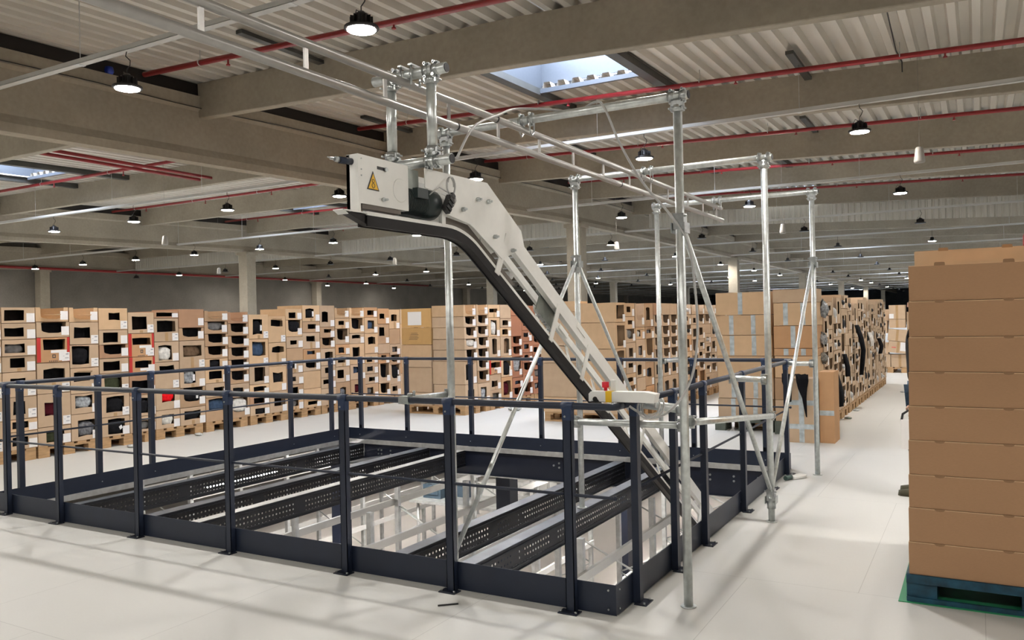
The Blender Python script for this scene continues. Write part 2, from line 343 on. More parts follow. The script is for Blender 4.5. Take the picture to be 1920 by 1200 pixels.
# white ribbed smoke curtain
m = MB(); x = -43.0; yy = 30.72
while x < XR:
    if not (-12.1 < x < -11.3 or -27.9 < x < -27.1):
        zt = zb(x, 30.7) + .03; z0 = (4.78 - .045 * (x + 4.2)) if x > -11.7 else 4.95
        
        m.add([(x, yy, z0), (x+.10, yy, z0), (x+.10, yy, zt), (x, yy, zt)], [(0, 1, 2, 3)])
        m.add([(x+.10, yy, z0), (x+.13, yy+.03, z0), (x+.13, yy+.03, zt), (x+.10, yy, zt)], [(0, 1, 2, 3)])
        m.add([(x+.13, yy+.03, z0), (x+.17, yy+.03, z0), (x+.17, yy+.03, zt), (x+.13, yy+.03, zt)], [(0, 1, 2, 3)])
        m.add([(x+.17, yy+.03, z0), (x+.20, yy, z0), (x+.20, yy, zt), (x+.17, yy+.03, zt)], [(0, 1, 2, 3)])
    x += .20
tag(m.build('trim_1', mat('cream_ribbed_sheet', (.62, .60, .54), .7), fix=False), 'white ribbed sheet band hanging below a roof beam across the hall', 'smoke curtain', kind='structure')

# ================================================================ SERVICES UNDER THE ROOF
def zp_(X, Y): return zd(X, Y) - .19
for k in range(-2, 12):
    y = 8.42 + 5.15 * k
    if y < 2: continue
    zp = lambda X, Y=y: zp_(X, Y)
    for (xa, xb, side) in ((-11.4, XR, 'right of the long girder'), (-27.3, -12.0, 'left of the long girder')):
        e = empty('sprinkler_pipe', ((xa+xb)/2, y, zp((xa+xb)/2)), 'red sprinkler pipe running across the hall %s, %s from the camera' % (side, ordn(k+1)), 'sprinkler pipe', 'red sprinkler pipes')
        m = MB(); m.cyl((xa, y, zp(xa)), (xb, y, zp(xb)), .042, 10); m.build('pipe', M_red, e)
        m = MB(); x = xa + 1.9
        if y < 32:
            while x < xb - .5:
                q = MB(); q.cyl((x, y, zp(x)-.035), (x, y, zp(x)-.13), .014, 8); q.cyl((x, y, zp(x)-.13), (x, y, zp(x)-.15), .03, 8); q.build('sprinkler_head', M_red, e)
                q = MB(); q.cyl((x-.6, y, zp(x)+.04), (x-.6, y, zd(x, y)), .006, 6); q.cyl((x-.6-.006, y, zp(x)-.002), (x-.6+.006, y, zp(x)-.002), .055, 12); q.build('hanger', M_zinc, e)
                x += 3.05
for xx in (-17.3, -17.75):
    m = MB(); m.cyl((xx, 10.2, 5.45), (xx, 14.7, 5.45), .04, 10)
    tag(m.build('sprinkler_main', M_red), 'red pipe running lengthways beyond the long girder, %s of two' % ('right' if xx > -17.5 else 'left'), 'sprinkler pipe')
m = MB(); m.cyl((-42.6, 15, 4.85), (-42.6, 60, 4.85), .07, 10); tag(m.build('sprinkler_main', M_red), 'long red pipe along the far left wall', 'sprinkler pipe')
m = MB(); m.pipe([(2.3, 22, 4.02), (1.32, 22, 4.0), (1.2, 22, 3.95), (0.95, 22, 3.22), (0.93, 22.1, 0.0)], .045); tag(m.build('riser_pipe', M_red), 'slanting red pipe at the right edge above the box stack', 'pipe')

TY = [6.2 + 7.73 * j for j in range(-1, 16)]
TZ = 4.87
rods = 0
for j, y in enumerate(TY):
    e = empty('cable_tray', (-15.6, y, TZ), 'straight white cable tray across the hall, %s one from the camera' % ordn(max(j-1, 0) if j else 0) if j else 'straight white cable tray across the hall behind the camera', 'cable tray', 'white cable trays')
    m = MB(); m.box((XL+.3, y-.05, TZ-.03), (XR-.3, y+.05, TZ-.026)); m.box((XL+.3, y-.05, TZ-.03), (XR-.3, y-.046, TZ+.03)); m.box((XL+.3, y+.046, TZ-.03), (XR-.3, y+.05, TZ+.03))
    m.build('tray', M_tray, e)
    if y < 30:
        x = 1.1
        while x > -40:
            q = MB(); q.cyl((x, y, TZ+.0), (x, y, zd(x, y)), .005, 6); q.box((x-.03, y-.055, TZ-.034), (x+.03, y+.055, TZ-.03)); q.build('hanger', M_zinc, e); x -= 3.57
    else:
        for x in (9, 1.1, -8, -17, -26, -36): q = MB(); q.cyl((x, y, TZ), (x, y, zd(x, y)), .006, 5); q.build('hanger', M_zinc, e)

# high bay lamps
def make_lamp(lit):
    r = empty('high_bay_lamp', (0, 0, 0))
    m = MB(); m.lathe([(.155, 0), (.17, .012), (.168, .03), (.10, .045), (.075, .075), (.072, .15), (.05, .155), (.03, .18)], (0, 0, 0), 20)
    for i in range(12):
        t = 2*pi*i/12; m.obox((.085*cos(t), .085*sin(t), .085), Vector((cos(t), sin(t), 0))*.028, Vector((-sin(t), cos(t), 0))*.003, (0, 0, .045))
    m.build('housing', M_lampb, r)
    m = MB(); m.lathe([(.005, -.012), (.09, -.012), (.135, -.006), (.142, .004)], (0, 0, 0), 16); m.build('lens', M_lens if lit else M_lenso, r)
    m = MB(); pts = [(0, 0, .17), (0, 0, .23), (.03, .02, .28), (.05, .01, .33), (.01, -.02, .38), (.0, 0, .4402)]
    m.pipe(pts, .006, 6); m.pipe([(.0, 0, .17), (-.06, 0, .21), (-.10, .02, .14), (-.09, .03, .07)], .005, 6); m.box((-.11, .01, .04), (-.06, .05, .08))
    m.build('cord', M_lampb, r)
    return r
def make_lamp_far(lit):
    m = MB(); m.lathe([(.16, 0), (.168, .03), (.10, .045), (.075, .075), (.07, .15), (.02, .18)], (0, 0, 0), 12); m.cyl((0, 0, .17), (0, 0, .446), .006, 5)
    m.mm = 1; m.lathe([(.005, -.012), (.13, -.010), (.14, .004)], (0, 0, 0), 12)
    return m.build('high_bay_lamp', [M_lampb, M_lens if lit else M_lenso], fix=False)
protos = {}
LAMPX = [-1.57 - 3.57 * i for i in range(-3, 12)]
nl = 0
rl = random.Random(5)
for j, y in enumerate(TY):
    for i, x in enumerate(LAMPX):
        lit = True
        if j >= 4: lit = rl.random() < (0.34 if y < 70 else .5)
        if y > 75 and x < -14: continue
        far = y > 36
        key = (lit, far)
        if key not in protos:
            protos[key] = (make_lamp_far if far else make_lamp)(lit); bpy.context.view_layer.update(); kids(protos[key]); o = protos[key]
        else: o = copy_tree(protos[key])
        o.location = (x, y, TZ - .47)
        rowname = 'tray behind the camera' if j == 0 else '%s tray from the camera' % ordn(j-1)
        ir = sum(1 for xq in LAMPX if xq > x and xq < .0405*y); out_r = x >= .0405*y
        tag(o, '%s black high bay lamp, %s, %s %s' % ('lit' if lit else 'unlit', rowname, ordn(i if out_r or y < 0 else ir), 'outward beyond the right edge' if out_r else 'from right'), 'lamp', 'high bay lamps')
for i, (x, y, z) in enumerate(((-.76, 14.4, 4.02), (-18.8, 14.4, 3.9), (-17.1, 22.1, 3.65), (-9.06, 22.1, 3.65), (-4.4, 22.1, 3.8), (-25.7, 22.1, 3.75))):
    m = MB(); m.lathe([(.075, -.12), (.083, -.09), (.058, .10), (.045, .125), (.02, .13)], (x, y, z), 16); m.cyl((x, y, z+.12), (x, y, zd(x, y)), .003, 5)
    tag(m.build('hanging_cone', mat('translucent_grey_plastic', (.24, .225, .20), .5), fix=True), 'white cone-shaped fitting hanging on a thin cord, %s' % ('in front of the right-hand beams', 'at far left', 'left of the conveyor', 'beside the middle column', 'right of the middle column', 'farthest left')[i], 'hanging fitting')
# thin dark wire strung along the long girder
m = MB(); pts = [(-11.685, YF+10, 5.2)]
for q in range(30): yy = 0 + q*1.3; pts.append((-11.685, yy, zgt(yy)-.18 - .015*((q % 4) - 1.5)**2))
m.pipe(pts, .008, 5); tag(m.build('wire', M_blackp, fix=True), 'thin dark wire running along the face of the long girder', 'wire')
m = MB(); m.pipe([(-1.0, 10.2, 5.52), (-.98, 12, 5.56), (-1.03, 14, 5.60), (-1.0, 14.72, 5.62), (-1.0, 14.72, 5.45)], .010, 5); tag(m.build('wire', M_blackp), 'thin dark wire crossing the ribbed roof sheeting at upper right', 'wire')
m = MB(); m.lathe([(.05, 0), (.075, .05), (.06, .12), (.02, .13)], (-11.75, 8.05, zgt(8.05)+.001), 12); tag(m.build('plastic_bucket', mat('blue_plastic', (.02, .05, .35), .4)), 'small blue plastic object lying on top of the long girder', 'plastic object')
#SECTION3
# ================================================================ RAILING AROUND THE OPENING
RX0, RX1, RY0, RY1, RZ = -7.49, -1.645, 3.93, 8.565, 1.092
rail = empty('guard_railing', ((RX0+RX1)/2, (RY0+RY1)/2, 0), 'dark navy steel guard railing with toe boards around the floor opening', 'railing')
def arc_loop(x0, x1, y0, y1, z, r, n=5):
    pts = []
    for cx, cy, a0 in ((x1-r, y0+r, -90), (x1-r, y1-r, 0), (x0+r, y1-r, 90), (x0+r, y0+r, 180)):
        for i in range(n+1):
            t = radians(a0 + 90*i/n); pts.append((cx+r*cos(t), cy+r*sin(t), z))
    return pts + [pts[0]]
L = arc_loop(RX0, RX1, RY0, RY1, RZ, .045)
names = 4
m = MB(); m.pipe([(RX0+.04, RY0, RZ)] + L[0:6] + [(RX1, RY0+.10, RZ)], .019, 12); m.build('handrail', M_navy, rail)
m = MB(); m.pipe([(RX1, RY0+.10, RZ), (RX1, RY1-.10, RZ)], .019, 12); m.build('handrail', M_navy, rail)
m = MB(); m.pipe([(RX1, RY1-.10, RZ)] + L[6:12] + [(RX0+.04, RY1, RZ)], .019, 12); m.build('handrail', M_navy, rail)
m = MB(); m.pipe([(RX0+.04, RY1, RZ)] + L[12:18] + [(RX0, RY0+.1, RZ)] + L[18:24] , .019, 12); m.build('handrail', M_navy, rail)
MZ = .617
for a, b in (((RX0+.15, RY0+.012, MZ), (-1.655, RY0+.012, MZ)), ((RX0+.1, RY1-.012, MZ), (RX1-.02, RY1-.012, MZ)), ((RX0+.012, RY0+.15, MZ+.006), (RX0+.012, RY1-.1, MZ+.006)), ((RX1-.012, 4.22, MZ), (RX1-.012, 8.3, MZ))):
    m = MB(); m.cyl(a, b, .0085, 8); m.sphere(a, .013, 8, 6); m.sphere(b, .013, 8, 6); m.build('mid_rail', M_navy, rail)
def post(x, y, along):      # along 'x': rail runs along x
    m = MB(); w_, d_ = .025, .02
    hx, hy = (w_, d_) if along == 'x' else (d_, w_)
    t = .004
    # channel section: web plus two flanges
    out = -1 if (y == RY0 or x == RX0) else 1
    if along == 'x':
        m.box((x-hx, y-hy if out < 0 else y+hy-t, 0), (x+hx, y-hy+t if out < 0 else y+hy, RZ-.02)); m.box((x-hx, y-hy, 0), (x-hx+t, y+hy, RZ-.02)); m.box((x+hx-t, y-hy, 0), (x+hx, y+hy, RZ-.02))
        m.box((x-hx+t, y-hy+t, .2), (x+hx-t, y+hy-t, RZ-.03))
    else:
        m.box((x-hx, y-hy, 0), (x+hx, y+hy, RZ-.02))
    p = m.build('post', M_navy, rail)
    q = MB()
    if along == 'x': q.cyl((x-.034, y, RZ), (x+.034, y, RZ), .0235, 12); q.box((x-.026, y-.022, RZ-.075), (x+.026, y+.022, RZ-.005))
    else: q.cyl((x, y-.034, RZ), (x, y+.034, RZ), .0235, 12); q.box((x-.022, y-.026, RZ-.075), (x+.022, y+.026, RZ-.005))
    q.build('cap_bracket', M_navyc, p)
    q = MB(); sy = out*.03 if along == 'x' else 0; sx = out*.03 if along == 'y' else 0
    q.box((x+sx-.055, y+sy-.035, 0), (x+sx+.055, y+sy+.035, .006)) if along == 'x' else q.box((x+sx-.035, y+sy-.055, 0), (x+sx+.035, y+sy+.055, .006))
    bp = q.build('base_plate', M_navyd, p)
    q = MB()
    for i in (-1, 1):
        a, b = (x+sx+i*.043, y+sy+out*.018) if along == 'x' else (x+sx+out*.018, y+sy+i*.043)
        q.cyl((a, b, .006), (a, b, .016), .007, 6)
    c2, c3 = (x, y-hy-.001*1) if along == 'x' else (x, y)
    if along == 'x': q.cyl((x-.008, y-hy-.001, RZ-.055), (x-.008, y-hy-.007, RZ-.055), .006, 6)
    else: q.cyl((x+hx+.001, y, RZ-.055), (x+hx+.007, y, RZ-.055), .006, 6)
    q.build('bolt', M_clamp, p)
for x in (-7.23, -6.49, -5.49, -4.51, -3.47, -2.675, -1.91): post(x, RY0, 'x')
for x in (-7.25, -6.48, -5.49, -4.51, -3.51, -2.67, -1.92): post(x, RY1, 'x')
for y in (4.19, 4.94, 5.53, 6.53, 7.51, 8.25): post(RX0, y, 'y')
for y in (4.215, 4.86, 5.49, 6.55, 7.50, 8.24): post(RX1, y, 'y')
TH = .161
for a, b in (((OX0-.0, 3.957, .002), (-1.668, 3.961, TH)), ((OX0-.012, 8.530, .012), (-1.672, 8.535, TH)), ((-7.455, 3.962, .002), (-7.450, 8.529, TH)), ((-1.673, 3.962, .002), (-1.668, 8.529, TH))):
    m = MB(); m.box(a, b); tb = m.build('toe_board', M_navy, rail)
    q = MB(); ax = b[0]-a[0] > b[1]-a[1]
    if ax:
        out = -1 if a[1] < 5 else -1
        for x in (-7.25, -6.48, -5.49, -4.51, -3.51, -2.67, -1.92, -1.71):
            for z in ((.03, .13) if x > -1.8 else ((.075,) if a[1] > 5 else (.141,))):
                q.cyl((x, a[1] if a[1] < 5 else a[1], z), (x, a[1]-.006, z), .0055, 6)
    else:
        s_ = 1
        for y in (4.0, 4.94, 5.53, 6.53, 7.51, 8.25):
            for z in ((.03, .13) if y < 4.1 and a[0] > -3 else (.075,)):
                q.cyl((b[0], y, z), (b[0]+.005, y, z), .0055, 6)
    q.build('bolt', M_clamp, tb)

# zinc edge angle and edge girders of the opening
for nm, a, b in (('far', (OX0, 8.520, -.045), (OX1, 8.5285, .010)), ('left', (-7.449, OY0, -.045), (-7.440, 8.5195, .010)), ('near', (OX0, 3.962, -.045), (OX1, 3.970, .004)), ('right', (-1.682, 3.971, -.045), (-1.674, 8.519, .004))):
    m = MB(); m.box(a, b); tag(m.build('edge_trim', M_zinc), 'bright zinc angle trimming the %s edge of the floor opening' % nm, 'edge trim', 'zinc trims of the opening', 'structure')
m = MB(); m.box((-8.0, 8.545, -.325), (-.9, 8.56, -.046)); m.box((-8.0, 8.50, -.335), (-.9, 8.63, -.325))
g = tag(m.build('edge_girder', M_navyd), 'deep navy steel girder under the far edge of the opening', 'girder')
q = MB(); q.box((-8.0, 8.490, -.338), (-.9, 8.4995, -.326)); q.build('lit_lower_edge', M_zinc, g)  # pale strip draws the light along the girder's bottom flange
q = MB()
for x in (-6.95, -6.75, -6.55, -6.9, -4.35, -4.28, -4.0, -2.5, -2.25, -2.0, -1.85, -1.75):
    for z in (-.12, -.17) if x > -4.3 or x < -6.6 else (-.15,): q.cyl((x, 8.545, z), (x, 8.538, z), .012, 8)
q.build('bolt', M_clamp, g)
m = MB(); m.box((-8.0, 3.90, -.325), (-.9, 3.93, -.046)); tag(m.build('edge_girder', M_navyd), 'navy steel girder under the near edge of the opening', 'girder')

# perforated steel beams crossing the opening
def perforated():
    m = bpy.data.materials.new('perforated_black_steel'); m.use_nodes = True; n = m.node_tree.nodes; l = m.node_tree.links
    b = n['Principled BSDF']; b.inputs['Base Color'].default_value = (.012, .012, .014, 1); b.inputs['Roughness'].default_value = .38
    tc = n.new('ShaderNodeTexCoord'); sp = n.new('ShaderNodeSeparateXYZ'); l.new(tc.outputs['Object'], sp.inputs[0])
    def M(op, a, bb=None, c=None):
        k = n.new('ShaderNodeMath'); k.operation = op
        for i, v in enumerate((a, bb, c)):
            if v is None: continue
            if isinstance(v, (int, float)): k.inputs[i].default_value = v
            else: l.new(v, k.inputs[i])
        return k.outputs[0]
    fy = M('SUBTRACT', M('FRACT', M('DIVIDE', sp.outputs['Y'], .042)), .5); fz = M('SUBTRACT', M('FRACT', M('DIVIDE', sp.outputs['Z'], .045)), .5)
    d = M('ADD', M('MULTIPLY', M('MULTIPLY', fy, .042), M('MULTIPLY', fy, .042)), M('MULTIPLY', M('MULTIPLY', fz, .045), M('MULTIPLY', fz, .045)))
    hole = M('LESS_THAN', d, .0085**2)
    tr = n.new('ShaderNodeBsdfTransparent'); mx = n.new('ShaderNodeMixShader'); l.new(hole, mx.inputs[0]); l.new(b.outputs[0], mx.inputs[1]); l.new(tr.outputs[0], mx.inputs[2])
    l.new(mx.outputs[0], n['Material Output'].inputs['Surface']); return m
M_perf = perforated()
M_dzinc = mat('dark_galvanised_flange', (.20, .22, .25), .38, .6, noise=.25, nscale=6)
B = [(-7.20, .09, 'leftmost, under the left trim'), (-6.12, .13, 'second from the left'), (-5.58, .10, 'third from the left, with a bright top flange'), (-3.46, .11, 'fourth from the left'), (-2.91, .11, 'rightmost, carrying the pole feet')]
for bx, fw, nm in B:
    e = empty('floor_joist', (bx, 6.25, -.27), 'black perforated steel joist across the opening, ' + nm, 'steel joist', 'perforated joists in the opening')
    m = MB(); m.box((bx-fw, 3.95, -.046), (bx, 8.54, -.042)); m.box((bx-fw, 3.95, -.06), (bx-fw+.004, 8.54, -.046)); m.build('top_flange', M_zinc if fw == .10 else M_dzinc, e)
    for y0, y1 in ((3.95, 5.62), (5.74, 7.3), (7.42, 8.54)):
        m = MB(); m.add([(bx, y0, -.20), (bx, y1, -.20), (bx, y1, -.075), (bx, y0, -.075)], [(0, 1, 2, 3)])
        o = m.build('perforated_web', M_perf, e)
    m = MB(); m.box((bx-.003, 3.95, -.075), (bx, 8.54, -.046)); m.box((bx-.003, 3.95, -.235), (bx, 8.54, -.20)); m.box((bx-.003, 5.62, -.2), (bx, 5.74, -.075)); m.box((bx-.003, 7.3, -.2), (bx, 7.42, -.075))
    m.box((bx, 3.95, -.072), (bx+.012, 8.54, -.066)); m.box((bx, 3.95, -.21), (bx+.012, 8.54, -.204)); m.box((bx-fw, 3.95, -.24), (bx+.012, 8.54, -.235))
    m.build('flange', M_black, e)

# storage racks on the level below
def rack(x0, x1, y0, n, lab, zs, dep=1.1):
    e = empty('storage_rack', ((x0+x1)/2, y0, ZLOW), lab, 'rack', 'storage racks on the lower level')
    pitch = 1.9
    for i in range(n+1):
        y = y0 + pitch*i
        for x in (x0, x1):
            m = MB(); m.box((x-.03, y-.03, ZLOW), (x+.03, y+.03, -.48)); m.box((x-.05, y-.05, ZLOW), (x+.05, y+.05, ZLOW+.008)); m.build('upright', M_zinc, e)
        m = MB(); z = ZLOW + .2; s_ = 1
        while z < -1.0:
            a, b = (x0, x1) if s_ > 0 else (x1, x0); m.cyl((a, y, z), (b, y, z+.55), .012, 6); z += .55; s_ = -s_
        m.build('diagonal_brace', M_zinc, e)
    for z in zs:
        for x in (x0-.045, x1+.045):
            m = MB(); m.box((x-.02, y0, z-.042), (x+.02, y0+pitch*n, z+.042)); m.build('cross_beam', M_tray, e)
rack(-6.85, -5.75, 5.0, 4, 'tall galvanised rack seen under the left part of the opening', (-.85, -2.2))
rack(-4.45, -3.25, 5.0, 5, 'tall galvanised rack seen under the middle of the opening', (-.82, -2.2))
rack(-1.95, -1.0, 4.6, 5, 'tall galvanised rack seen under the right part of the opening', (-1.0, -2.3))
rack(-11.1, -10.0, 8.0, 5, 'galvanised rack far left on the lower level', (-.9, -2.2))
for i, (x, y, nm) in enumerate(((-8.3, 14.6, 'farthest'), (-5.1, 12.5, 'middle'), (-8.2, 9.2, 'leftmost'), (-5.2, 8.9, 'nearest'), (-.7, 9.0, 'rightmost'))):
    m = MB(); m.box((x-.1, y-.1, ZLOW), (x+.1, y+.1, -.34)); m.box((x-.15, y-.15, ZLOW), (x+.15, y+.15, ZLOW+.02))
    tag(m.build('steel_pillar', M_navyd), 'dark navy pillar on the lower level, %s of them' % nm, 'pillar', 'navy pillars below the mezzanine')
for i, (x, y) in enumerate(((-8.9, 11.3), (-8.5, 7.6), (-5.0, 3.2), (-1.0, 5.5), (-5.2, 11.6), (-4.8, 15.2), (-1.5, 12.0), (2.2, 8.8), (-12.0, 14.0), (-9.0, 3.5), (-12.5, 18), (-6, 20))):  # one matches a glare below; the unseen rest are added to light this level
    e = empty('strip_light', (x, y, -.5), 'white strip light in a mostly unseen, added set under the mezzanine, %s from the left-hand side' % ordn(i), 'lamp', 'strip lights below the mezzanine, most of them added')
    m = MB(); m.box((x-.08, y-.6, -.44), (x+.08, y+.6, -.40)); m.cyl((x, y-.5, -.40), (x, y-.5, -.05), .005, 6); m.cyl((x, y+.5, -.40), (x, y+.5, -.05), .005, 6); m.build('housing', M_tray, e)
    m = MB(); m.box((x-.06, y-.58, -.46), (x+.06, y+.58, -.4405)); m.build('tube', mat('strip_light_lens', (.9, .9, .9), .5, emit=((1, .95, .9), 120.0)), e)
# blue and white crates on a lower level conveyor
for i in range(5):
    m = MB(); x, y = -9.2+.42*i, 12.6+.30*i; m.box((x, y, -1.75), (x+.4, y+.3, -1.5)); m.box((x+.05, y-.02, -1.68), (x+.35, y, -1.56))
    tag(m.build('storage_crate', mat('blue_crate', (.05, .08, .11), .5) if i < 2 else M_tray), '%s storage crate far below through the opening, %s in its row' % ('blue' if i < 2 else 'white', ordn(i)), 'crate', 'crates on the lower level')
m = MB(); m.box((-9.35, 12.35, -1.80), (-7.0, 14.2, -1.75))
for x in (-9.25, -7.1):
    for y in (12.5, 14.1): m.cyl((x, y, ZLOW), (x, y, -1.8), .03, 8)
tag(m.build('work_table', M_zinc), 'long metal table on the lower level holding crates', 'table')

# ================================================================ PIPE SCAFFOLD
R = .0242
scaf = empty('pipe_scaffold', (-2.15, 6.29, 0), 'galvanised tube scaffold of three portals standing over the opening', 'scaffold')
def coupler(p, d1, d2, parent, r=R):
    p = Vector(p); d1 = Vector(d1).normalized(); d2 = Vector(d2).normalized(); nrm = d1.cross(d2)
    nrm = nrm.normalized() if nrm.length > 1e-3 else d1.orthogonal().normalized()
    m = MB(); m.cyl(p-d1*.016, p+d1*.016, r+.004, 12)
    for sgn in (-1, 1):
        c = p + d2*sgn*(r+.007); m.obox(c, d1*.014, d2*.006, nrm*.010)
        m.cyl(c - nrm*.018, c + nrm*.026, .005, 6); m.cyl(c + nrm*.016, c + nrm*.026, .009, 6)
    m.build('coupler', M_clamp, parent)
ZT = 2.735
def standard(x, y, z0, z1, jack=False, lab=None):
    m = MB(); m.cyl((x, y, z0+.005), (x, y, z1), R, 14); p = m.build('standard', M_galv, scaf)
    q = MB(); q.cyl((x, y, z0+.001), (x, y, z0+.007), .042, 18)
    q.build('base_plate', M_galv, p)
    return p
for y, nm in ((4.262, 'near'), (6.294, 'middle'), (8.316, 'far')):
    zl = -.041
    XLP = -2.878 if y < 5 else -2.945
    pr_ = standard(-1.38, y, 0, ZT-.02); pl_ = standard(XLP, y, zl, ZT-.02)
    m = MB(); m.cyl((-1.32, y, ZT), (XLP-.05, y, ZT), R, 14); h = m.build('ledger', M_galv, scaf)
    for x, s_ in ((-1.319, 1), (XLP-.051, -1)): m = MB(); m.cyl((x, y, ZT), (x+.003*s_, y, ZT), R-.002, 14); m.build('tube_end', M_blackp, h)
    for x in (-1.38, XLP):
        for dx in (-.032, .032): coupler((x+dx, y, ZT-.0), (1, 0, 0), (0, 0, 1), h)
        m = MB(); m.cyl((x, y, ZT-.085), (x, y, ZT-.05), R+.005, 12); m.box((x-.036, y-.014, ZT-.082), (x+.036, y+.014, ZT-.05)); m.box((x-.032, y-.024, ZT-.058), (x+.032, y+.024, ZT-.026)); m.cyl((x-.04, y+.02, ZT-.067), (x-.04, y-.03, ZT-.067), .005, 6); m.cyl((x+.04, y+.02, ZT-.067), (x+.04, y-.03, ZT-.067), .005, 6); m.build('coupler', M_clamp, h)
    for dx in (-.032, .032): coupler((-2.30+dx, y, ZT), (1, 0, 0), (0, 0, 1), h)
    m = MB()
    for dx in (-.035, .035): m.pipe([(-2.30+dx, y-.012, ZT+.03), (-2.30+dx, y-.03, ZT), (-2.30+dx, y-.026, ZT-.07), (-2.30+dx, y, ZT-.095), (-2.30+dx, y+.026, ZT-.07), (-2.30+dx, y+.03, ZT), (-2.30+dx, y+.012, ZT+.03)], .005, 6)
    m.build('hook_clamp', M_clamp, h)
def brace(a, b, xo=0, yo=0):
    m = MB(); m.cyl(a, b, .0165, 12); p = m.build('brace', M_galv, scaf)
    A, Bv = Vector(a), Vector(b); d = (Bv-A).normalized()
    q = MB()
    for c, e_ in ((A, -1), (Bv, 1)): q.obox(c + d*e_*.02, d*.04, d.orthogonal().normalized()*.004, d.cross(d.orthogonal().normalized())*.016)
    q.build('flattened_end', M_galv, p)
def gusset(x, y, z, big=False):
    m = MB(); m.box((x-.029, y-.029, z-.04), (x+.029, y+.029, z+.045)); 
    for dx in (-1, 1):
        m.box((x+dx*.036-.003, y-.045, z-.06), (x+dx*.036+.003, y+.045, z-.005)); m.cyl((x+dx*.03, y-.02, z+.03), (x+dx*.045, y-.02, z+.03), .006, 6)
    if big: m.cyl((x, y, z-.10), (x, y, z+.02), .032, 10)
    m.build('brace_collar', M_clamp, scaf)
for x in (-1.38, -2.945):
    zf = .20 if x > -2 else .12
    gusset(x, 6.294, zf if x > -2 else 2.05, True)
    for y0 in (4.262, 8.316):
        s_ = 1 if y0 > 6 else -1
        if x > -2: brace((x, y0-s_*.06, 2.02), (x, 6.294+s_*.045, zf+.06)); gusset(x, y0, 2.06)
        else: brace((x, 6.294+s_*.05, 2.00), (x, y0-s_*.09, .06))
# short horizontal ties between the poles and the railing
def tie(a, b, r=R):
    m = MB(); m.cyl(a, b, r, 12); p = m.build('tie_tube', M_galv, scaf)
    A, Bv = Vector(a), Vector(b); d = (Bv-A).normalized()
    for c in (A, Bv):
        s2 = MB(); s2.cyl(c-d*.018, c+d*.018, r+.004, 12); s2.obox(c+Vector((0, 0, r+.008)), d*.014, (.008, .008, 0), (0, 0, .007)); s2.obox(c+Vector((0, 0, -r-.008)), d*.014, (.008, .008, 0), (0, 0, .007))
        s2.cyl(c+Vector((-.02, 0, r+.012)), c+Vector((.028, 0, r+.012)), .005, 6); s2.build('coupler', M_clamp, p)
tie((-1.645, 4.262+.03, 1.075), (-1.41, 4.262+.03, 1.055)); tie((-2.05, 4.33, .955), (-1.41, 4.30, .965), .02)
tie((-1.645, 6.25, 1.075), (-1.41, 6.27, 1.07)); tie((-1.645, 8.30, 1.075), (-1.41, 8.30, 1.075))
tie((-1.38+.03, 4.30, .985), (-1.38+.03, 6.26, .80), .02)
tie((-2.905, 4.262, 1.10), (-2.96, 3.95, 1.098), .018); tie((-2.91, 8.35, 1.09), (-2.80, 8.54, 1.09), .018)
m = MB(); m.box((-3.02, 3.906, 1.070), (-2.95, 3.954, 1.116)); m.cyl((-2.92, 3.93, 1.12), (-2.92, 3.93, 1.15), .008, 6); m.build('rail_clamp', M_clamp, scaf)
m = MB(); m.box((-2.88, 8.53, 1.065), (-2.74, 8.60, 1.12)); m.build('rail_clamp', M_clamp, scaf)

# ================================================================ OVERHEAD TRACK
track = empty('overhead_track', (-2.30, 4.0, 2.545), 'grey two-tube overhead hanging track with small upright bars', 'track')
ZU, ZL = 2.670, 2.550
for z, nm, ye in ((ZU, 'upper_tube', 8.47), (ZL, 'lower_tube', 8.52)):
    m = MB(); m.cyl((-2.30, -3.0, z), (-2.30, ye, z), .0195, 14); p = m.build(nm, M_track, track)
    m = MB(); m.cyl((-2.30, ye, z), (-2.30, ye+.004, z), .0175, 12); m.build('tube_end', M_blackp, p)
y = 1.925
ys = [1.925-.5*i for i in range(1, 8)] + [1.925, 2.43, 2.93, 3.44, 3.93, 4.42, 4.90, 5.40, 5.90, 6.37, 6.79, 7.35, 7.82, 8.30]
for y in ys:
    m = MB(); m.box((-2.305, y-.011, ZL), (-2.297, y+.011, ZU)); m.build('upright_bar', M_track, track)
for y in (0.6, 3.9, 6.1):
    m = MB(); m.cyl((-2.30, y, ZU), (-2.30, y+.012, ZU), .0205, 14); m.cyl((-2.30, y-.4, ZL), (-2.30, y-.388, ZL), .0205, 14); m.build('joint', M_blackp, track)
for y in (-2.6, .3):
    m = MB(); m.cyl((-2.30, y, ZU), (-2.30, y, zd(-2.3, y)+.0), .006, 6); m.build('hanger_rod', M_zinc, track)

# ================================================================ INCLINED CONVEYOR
XN, XF = -2.20, -2.325
cv = empty('inclined_conveyor', (-2.31, 5.0, -3.3), 'white inclined belt conveyor rising through the opening to a hung drive head', 'conveyor')
